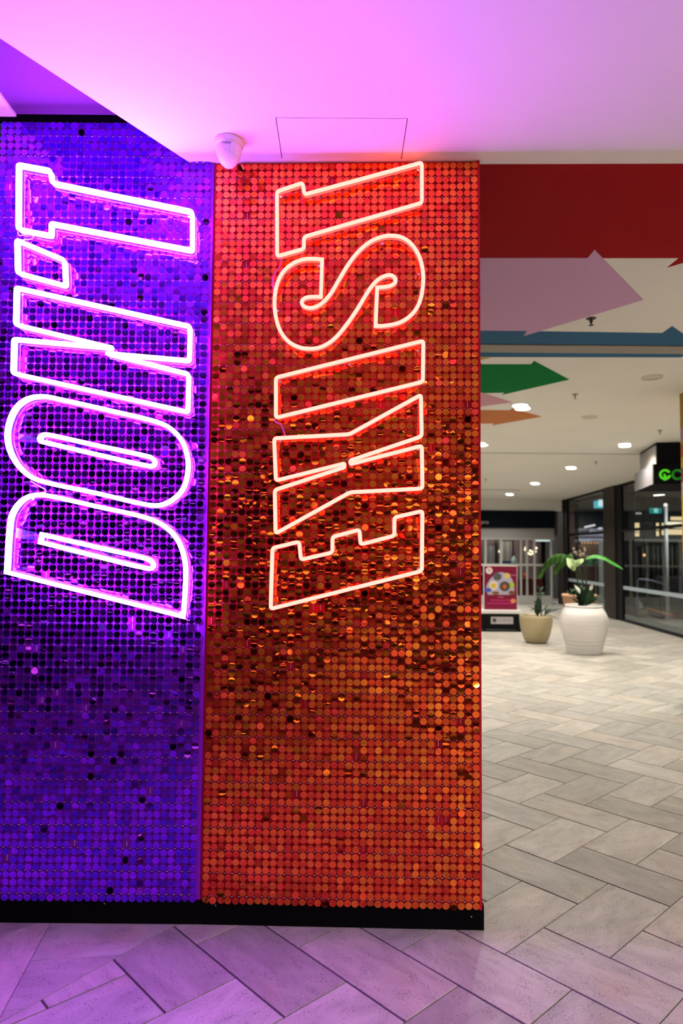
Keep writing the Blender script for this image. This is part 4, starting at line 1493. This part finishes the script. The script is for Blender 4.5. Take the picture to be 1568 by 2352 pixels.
# food photo: pale tablecloth with bowls
ol = [(1121, 1343), (1128, 1331), (1138, 1320), (1148, 1315), (1158, 1315), (1170, 1320), (1179, 1330), (1184, 1345), (1184.5, 1358), (1184, 1366), (1172, 1367), (1124, 1367), (1120, 1360), (1119, 1350)]
pts = []
for u, v in ol:
    x, z = pw(u, v)
    pts.append(Vector((x, 0.1205, z)))
obj('food_photo', extrude_poly(pts, Vector((0, 0.0012, 0))), mat('print_cloth', (0.36, 0.33, 0.42), 0.5), board)
for nm, u, v, ru, rr_, c, y in (('dark_bowl', 1145, 1325, 10, 9, (0.10, 0.07, 0.14), .1195), ('dark_bowl_food', 1146, 1326, 7.5, 6.5, (0.06, 0.075, 0.05), .1185), ('lemon_plate', 1167, 1323, 8, 6.5, (0.58, 0.42, 0.14), .1195),
                                ('egg_plate', 1136, 1345.5, 10, 11, (0.62, 0.54, 0.42), .1195), ('egg_yolk', 1136, 1346, 6, 5.5, (0.55, 0.38, 0.02), .1185), ('noodle_bowl', 1162, 1347.5, 12, 11.5, (0.05, 0.05, 0.025), .1195),
                                ('noodle_centre', 1162, 1348, 4, 4.5, (0.62, 0.08, 0.02), .1185), ('green_salad', 1178, 1344.5, 6.5, 7, (0.30, 0.40, 0.04), .1195), ('blue_badge', 1123.5, 1356, 8.5, 4.8, (0.04, 0.07, 0.38), .1185),
                                ('brown_bowl', 1141, 1363, 8.5, 4.0, (0.20, 0.06, 0.02), .1195), ('brown_bowl', 1178, 1362, 7, 4.8, (0.15, 0.05, 0.03), .1195), ('orange_badge', 1181.5, 1381.5, 6.2, 5.4, (0.62, 0.20, 0.08), .1205)):
    pdisc(nm, u, v, ru, rr_, c, y)
for u0, v0, u1, v1, c in ((1146, 1371, 1160, 1374, (0.32, 0.06, 0.10)), (1129, 1378.5, 1174, 1381, (0.36, 0.004, 0.10)), (1122, 1385.5, 1182, 1388.5, (0.34, 0.003, 0.10)), (1168, 1320, 1188, 1323, (0.34, 0.06, 0.13))):
    a, b = pw(u0, v1), pw(u1, v0)
    obj('print_line', B(a[0], b[0], 0.1205, 0.122, a[1], b[1]), mat('pl_%d' % int(u0), c, 0.5), board)
lab = obj('base_label', pbox(1127, 1417, 1178, 1433, -0.004, 0.001), mat('label_grey', (0.42, 0.39, 0.39), 0.4), t)
o = obj('shield_emblem', extrude_poly([Vector((pw(u, v)[0], -0.0055, pw(u, v)[1])) for u, v in ((1131, 1420.5), (1139, 1420.5), (1139, 1427), (1135, 1430), (1131, 1427))], Vector((0, 0.0015, 0))), mat('emblem_dark', (0.03, 0.035, 0.035), 0.5), lab)
for u0, u1 in ((1143, 1152), (1154, 1163), (1165, 1173)):
    a, b = pw(u0, 1426), pw(u1, 1423.5)
    obj('print_line', B(a[0], b[0], -0.0052, -0.004, a[1], b[1]), mat('label_print', (0.27, 0.25, 0.25), 0.5), lab)

# ------------------------------------------------------------------ pots and plants
M_SOIL = mat('potting_soil', (0.02, 0.014, 0.01), 0.95)


def leaf(bm, base, tip, width, n_up, bend=0.15, seg=8, fold=0.25, notch=False):
    """a pointed leaf blade from base to tip, arched by bend (in n_up), folded at the midrib"""
    base, tip = Vector(base), Vector(tip)
    ax_ = tip - base
    L = ax_.length
    ax_ = ax_ / L
    sd = ax_.cross(n_up)
    sd = sd.normalized() if sd.length > 1e-4 else Vector((1, 0, 0))
    nn = sd.cross(ax_).normalized()
    prev = None
    for k in range(seg + 1):
        t_ = k / seg
        w = width * (math.sin(math.pi * min(1, t_ ** 0.75)) ** 0.85 if 0 < t_ < 1 else 0.02)
        if notch and k % 2:
            w *= 0.62
        c = base + ax_ * (L * t_) + nn * (bend * L * math.sin(math.pi * t_))
        row = [bm.verts.new(c - sd * w + nn * (fold * w)), bm.verts.new(c), bm.verts.new(c + sd * w + nn * (fold * w))]
        if prev:
            bm.faces.new((prev[0], prev[1], row[1], row[0]))
            bm.faces.new((prev[1], prev[2], row[2], row[1]))
        prev = row
    return bm


def leaf_mat(name, c, rough=0.35):
    m = mat(name, c, max(rough, 0.5), spec=0.25, noise=(14.0, 0.25))
    return m


LG = [leaf_mat('leaf_dark', (0.012, 0.03, 0.014)), leaf_mat('leaf_deep', (0.02, 0.055, 0.02)), leaf_mat('leaf_mid', (0.05, 0.14, 0.015)), leaf_mat('leaf_bright', (0.035, 0.19, 0.02)), leaf_mat('leaf_pale', (0.42, 0.55, 0.25))]
Z3 = Vector((0, 0, 1))

# bronze bowl pot
P1 = onZ(1238, 1479.5, 0)
S1 = P1.y / FPX
PY = P1.y + 0.18
t = thing('bowl_planter', 'sand bronze bowl planter standing beside the poster stand', 'planter', (P1.x, PY, 0))
hh = 63.5 * S1
RB = 37.5 * S1
obj('pot', lathe([(0, 0), (21.5 * S1, 0), (22.5 * S1, 0.015), (27 * S1, 0.10 * hh), (32.5 * S1, 0.34 * hh), (36 * S1, 0.62 * hh), (RB, 0.88 * hh), (RB * 1.005, hh * 0.985), (RB * 0.985, hh), (RB * 0.94, hh * 0.985), (RB * 0.92, hh * 0.9), (RB * 0.9, hh * 0.85)], 56), mat('bronze_glaze', (0.36, 0.29, 0.16), 0.38), t, True)
obj('foot_ring', lathe([(22.0 * S1, 0.0), (22.6 * S1, 0.0), (22.6 * S1, 0.02), (22.0 * S1, 0.02)], 40), M_BLACK, t)
obj('soil', lathe([(0, hh * 0.92), (RB * 0.915, hh * 0.90)], 40), M_SOIL, t)
plant = thing('potted_plant', 'dark leafy plant growing in the bronze bowl planter', 'plant', (P1.x, PY, hh * 0.9))


def pl(u, v, c, dy=0.0):
    """photo point to the plant's own coordinates, at depth of the plant plus dy"""
    return onY(u, v, c.y + dy) - c


c1 = plant.location.copy()
c1v = Vector((P1.x, PY, hh * 0.9))
st = [(1235, 1417, 1236, 1374), (1243, 1418, 1240, 1356), (1250, 1418, 1252, 1395)]
for a in st:
    obj('stem', tube([pl(a[0], a[1], c1v), pl((a[0] + a[2]) / 2 + 1, (a[1] + a[3]) / 2, c1v), pl(a[2], a[3], c1v)], 0.008, 6), LG[0], plant, True)
random.seed(8)
for k, (u0, v0, u1, v1, w, mi, dy) in enumerate(((1233, 1414, 1236, 1368, 0.060, 0, 0.0), (1231, 1405, 1211, 1393, 0.018, 1, -0.05), (1231, 1400, 1216, 1404, 0.016, 1, -0.1), (1237, 1390, 1222, 1380, 0.024, 0, 0.05), (1238, 1375, 1226, 1371, 0.02, 0, 0.1),
                                              (1241, 1372, 1249, 1366, 0.03, 1, -0.04), (1240, 1358, 1231, 1345, 0.016, 1, 0.0), (1240, 1358, 1247, 1347, 0.016, 1, 0.05), (1240, 1366, 1252, 1362, 0.02, 1, 0.0), (1240, 1368, 1228, 1362, 0.02, 1, 0.0),
                                              (1239, 1412, 1256, 1394, 0.030, 0, -0.1), (1251, 1412, 1266, 1398, 0.045, 0, 0.0), (1252, 1408, 1276, 1400, 0.03, 0, 0.08), (1253, 1414, 1282, 1424, 0.02, 1, -0.1), (1250, 1402, 1263, 1385, 0.02, 1, 0.1),
                                              (1256, 1408, 1290, 1398, 0.022, 0, 0.15), (1236, 1412, 1247, 1398, 0.02, 1, -0.12), (1262, 1400, 1285, 1386, 0.022, 0, 0.2))):
    bm = leaf(bmesh.new(), pl(u0, v0, c1v), pl(u1, v1, c1v, dy), w, Vector((0, -0.5, 1)), 0.12 if mi else 0.03)
    obj('leaf', bm, LG[mi], plant, True)

# ribbed white jar
P2 = onZ(1344, 1504, 0)
S2 = P2.y / FPX
PY2 = P2.y + 0.24
k2 = (PY2) / FPX
t = thing('ribbed_jar_planter', 'big white ribbed jar planter in the middle of the floor', 'planter', (onY(1341, 1500, PY2).x, PY2, 0))
H2 = onY(1341, 1389, PY2).z
prof = [(0, 0), (36.5 * k2, 0), (38 * k2, 0.012)]
ctrl = [(38, 0.0), (40.8, 0.10), (46, 0.30), (50.5, 0.48), (52.6, 0.60), (52.8, 0.67), (51.6, 0.745), (48.6, 0.82), (44.2, 0.89), (40.5, 0.935)]
N_ = 84
for k in range(N_ + 1):
    s = k / N_ * 0.935
    for i in range(len(ctrl) - 1):
        if ctrl[i][1] <= s <= ctrl[i + 1][1] + 1e-9:
            f_ = (s - ctrl[i][1]) / (ctrl[i + 1][1] - ctrl[i][1])
            rr_ = ctrl[i][0] + (ctrl[i + 1][0] - ctrl[i][0]) * f_
            break
    amp = 0.0075 if s < 0.35 else (0.0045 if s < 0.78 else 0.002)
    prof.append((rr_ * k2 + amp * math.sin(s * 2 * math.pi * 26), 0.012 + s * H2))
prof += [(39.5 * k2, 0.945 * H2), (39.5 * k2, 0.955 * H2), (41.0 * k2, 0.968 * H2), (41.2 * k2, 0.985 * H2), (40 * k2, 1.0 * H2), (37.5 * k2, 0.998 * H2), (36.5 * k2, 0.97 * H2), (36.5 * k2, 0.93 * H2)]
obj('jar', lathe(prof, 64), mat('white_ceramic', (0.66, 0.63, 0.59), 0.55), t, True)
obj('soil', lathe([(0, 0.95 * H2), (36.5 * k2, 0.945 * H2)], 40), M_SOIL, t)
c2v = Vector((t.location.x, PY2, 0.95 * H2))
plant = thing('potted_palm', 'tall arching plant with big leaves growing in the white ribbed jar', 'plant', c2v)
for pts_ in (((1333, 1392), (1330, 1360), (1322, 1310), (1306, 1278)), ((1336, 1392), (1338, 1340), (1333, 1312), (1324, 1290)), ((1340, 1392), (1346, 1340), (1344, 1300), (1343, 1284), (1352, 1277)), ((1344, 1392), (1352, 1372), (1360, 1352)), ((1330, 1392), (1326, 1372), (1322, 1355))):
    Q = [pl(u, v, c2v, 0.0) for u, v in pts_]
    obj('stem', tube(Q, 0.012, 7, radii=[0.014 - 0.002 * i for i in range(len(Q))]), LG[1], plant, True)
# pinnate fronds drooping at one side
for (ra, rb, rc, rd) in (((1306, 1278), (1282, 1266), (1258, 1272), (1242, 1312)), ((1308, 1280), (1296, 1272), (1286, 1284), (1276, 1304)), ((1304, 1276), (1316, 1266), (1310, 1272), (1312, 1276))):
    fr = []
    for k in range(19):
        s = k / 18
        u = (1 - s) ** 3 * ra[0] + 3 * s * (1 - s) ** 2 * rb[0] + 3 * s * s * (1 - s) * rc[0] + s ** 3 * rd[0]
        v = (1 - s) ** 3 * ra[1] + 3 * s * (1 - s) ** 2 * rb[1] + 3 * s * s * (1 - s) * rc[1] + s ** 3 * rd[1]
        fr.append((u, v))
    fo_ = obj('frond', tube([pl(u, v, c2v) for u, v in fr], 0.005, 5), LG[2], plant, True)
    for k in range(1, 19):
        u, v = fr[k]
        for sgn in (-1, 1):
            a_ = pl(u, v, c2v)
            tip_ = pl(u - 4 + sgn * 4, v + 24 - abs(k - 9) * 0.7, c2v, sgn * 0.08)
            obj('leaflet', leaf(bmesh.new(), a_, tip_, 0.030, Vector((0.3, -1, 0.2)), 0.08, 5), LG[2] if (k + sgn) % 3 else LG[1], fo_, True)
# pale split leaf
ctr = [(1300, 1281), (1312, 1283), (1322, 1287), (1334, 1283), (1341, 1284), (1339, 1290), (1334, 1295), (1330, 1299), (1324, 1302), (1321, 1310), (1316, 1312), (1311, 1308), (1305, 1302), (1301, 1296)]
bm = bmesh.new()
mid = bm.verts.new(pl(1320, 1294, c2v, -0.16))
rim_ = [bm.verts.new(pl(u, v, c2v, -0.10 + 0.05 * math.sin(i * 1.9))) for i, (u, v) in enumerate(ctr)]
for i in range(len(rim_)):
    bm.faces.new((mid, rim_[i], rim_[(i + 1) % len(rim_)]))
bmesh.ops.solidify(bm, geom=bm.faces[:], thickness=0.002)
pf = obj('pale_leaf', bm, LG[4], plant, True)
obj('midrib', tube([pl(1322, 1287, c2v, -0.17), pl(1319, 1298, c2v, -0.175), pl(1318, 1311, c2v, -0.15)], 0.005, 5), mat('leaf_rib', (0.6, 0.65, 0.45), 0.5), pf, True)
# long arching leaf to the other side
bm = bmesh.new()
arc = [(1344, 1283, 2), (1352, 1278, 5), (1364, 1274, 7), (1376, 1275, 8), (1388, 1279, 8.5), (1400, 1286, 8.5), (1412, 1293, 7.5), (1422, 1300, 5), (1431, 1308, 0.6)]
prev = None
for i, (u, v, w) in enumerate(arc):
    c = pl(u, v, c2v, -0.02 * i)
    row = [bm.verts.new(c + Vector((0.0, -0.06, -w * 0.0075))), bm.verts.new(c), bm.verts.new(c + Vector((0.01, 0.09, -w * 0.0025)))]
    if prev:
        bm.faces.new((prev[0], prev[1], row[1], row[0]))
        bm.faces.new((prev[1], prev[2], row[2], row[1]))
    prev = row
obj('arching_leaf', bm, LG[3], plant, True)
# low leaves, two of them with pale blades
for (u0, v0, u1, v1, w, mi, dy) in ((1334, 1388, 1318, 1344, 0.055, 1, 0.05), (1336, 1388, 1328, 1348, 0.06, 0, 0.1), (1340, 1388, 1346, 1346, 0.06, 0, 0.05), (1344, 1390, 1358, 1346, 0.045, 1, -0.02), (1347, 1390, 1366, 1358, 0.04, 0, 0.02),
                                  (1350, 1390, 1382, 1366, 0.035, 1, 0.08), (1346, 1392, 1374, 1372, 0.03, 1, -0.1), (1330, 1388, 1312, 1366, 0.04, 0, -0.05), (1326, 1386, 1306, 1372, 0.03, 1, 0.1), (1338, 1388, 1334, 1342, 0.05, 1, 0.2), (1332, 1384, 1322, 1352, 0.05, 0, -0.12)):
    obj('leaf', leaf(bmesh.new(), pl(u0, v0, c2v), pl(u1, v1, c2v, dy), w, Vector((0.2, -0.6, 1)), 0.10), LG[mi], plant, True)
for (u0, v0, u1, v1, w) in ((1331, 1364, 1318, 1343, 0.036), (1354, 1356, 1360, 1341, 0.026)):
    obj('leaf', leaf(bmesh.new(), pl(u0, v0, c2v, -0.1), pl(u1, v1, c2v, -0.05), w, Vector((0.3, -1, 0.6)), 0.06), leaf_mat('leaf_glint', (0.50, 0.52, 0.42)), plant, True)

# terracotta pot behind the jar
P3y = 13.6
a, b = onY(1291.5, 1374, P3y), onY(1369, 1374, P3y)
r3 = (b.x - a.x) / 2
H3 = onY(1330, 1365, P3y).z
t = thing('terracotta_planter', 'tan terracotta planter half hidden behind the white jar', 'planter', ((a.x + b.x) / 2, P3y, 0))
obj('pot', lathe([(0, 0), (r3 * 0.72, 0), (r3 * 0.78, 0.05), (r3 * 0.95, H3 * 0.93), (r3, H3 * 0.94), (r3, H3), (r3 * 0.93, H3), (r3 * 0.9, H3 * 0.93)], 40), mat('terracotta', (0.52, 0.29, 0.16), 0.7), t, True)
obj('soil', lathe([(0, H3 * 0.95), (r3 * 0.92, H3 * 0.94)], 32), M_SOIL, t)
c3v = Vector(((a.x + b.x) / 2, P3y, H3 * 0.94))
plant = thing('potted_shrub', 'low round dark shrub growing in the tan terracotta planter', 'plant', c3v)
rs = random.Random(5)
for k in range(46):
    an = rs.uniform(0, 6.283)
    el = rs.uniform(0.15, 1.2)
    L = rs.uniform(0.10, 0.20)
    d = Vector((math.cos(an) * math.cos(el), math.sin(an) * math.cos(el), math.sin(el)))
    bs = Vector((rs.uniform(-0.14, 0.06) - 0.02, rs.uniform(-0.1, 0.1), rs.uniform(0.0, 0.05)))
    obj('leaf', leaf(bmesh.new(), bs, bs + d * L, 0.03, Z3, 0.15, 4), LG[k % 2], plant, True)
for k in range(3):
    obj('stem', tube([(0, 0, -0.02), (-0.05 + 0.04 * k, 0.01 * k, 0.06), (-0.12 + 0.1 * k, 0.0, 0.12)], 0.006, 5), LG[0], plant, True)

# only the neon tubes and the lamps need sampling as lights; small glowing faces do not
for m in bpy.data.materials:
    m.cycles.emission_sampling = 'FRONT' if m.name in ('violet_neon', 'red_neon') else 'NONE'
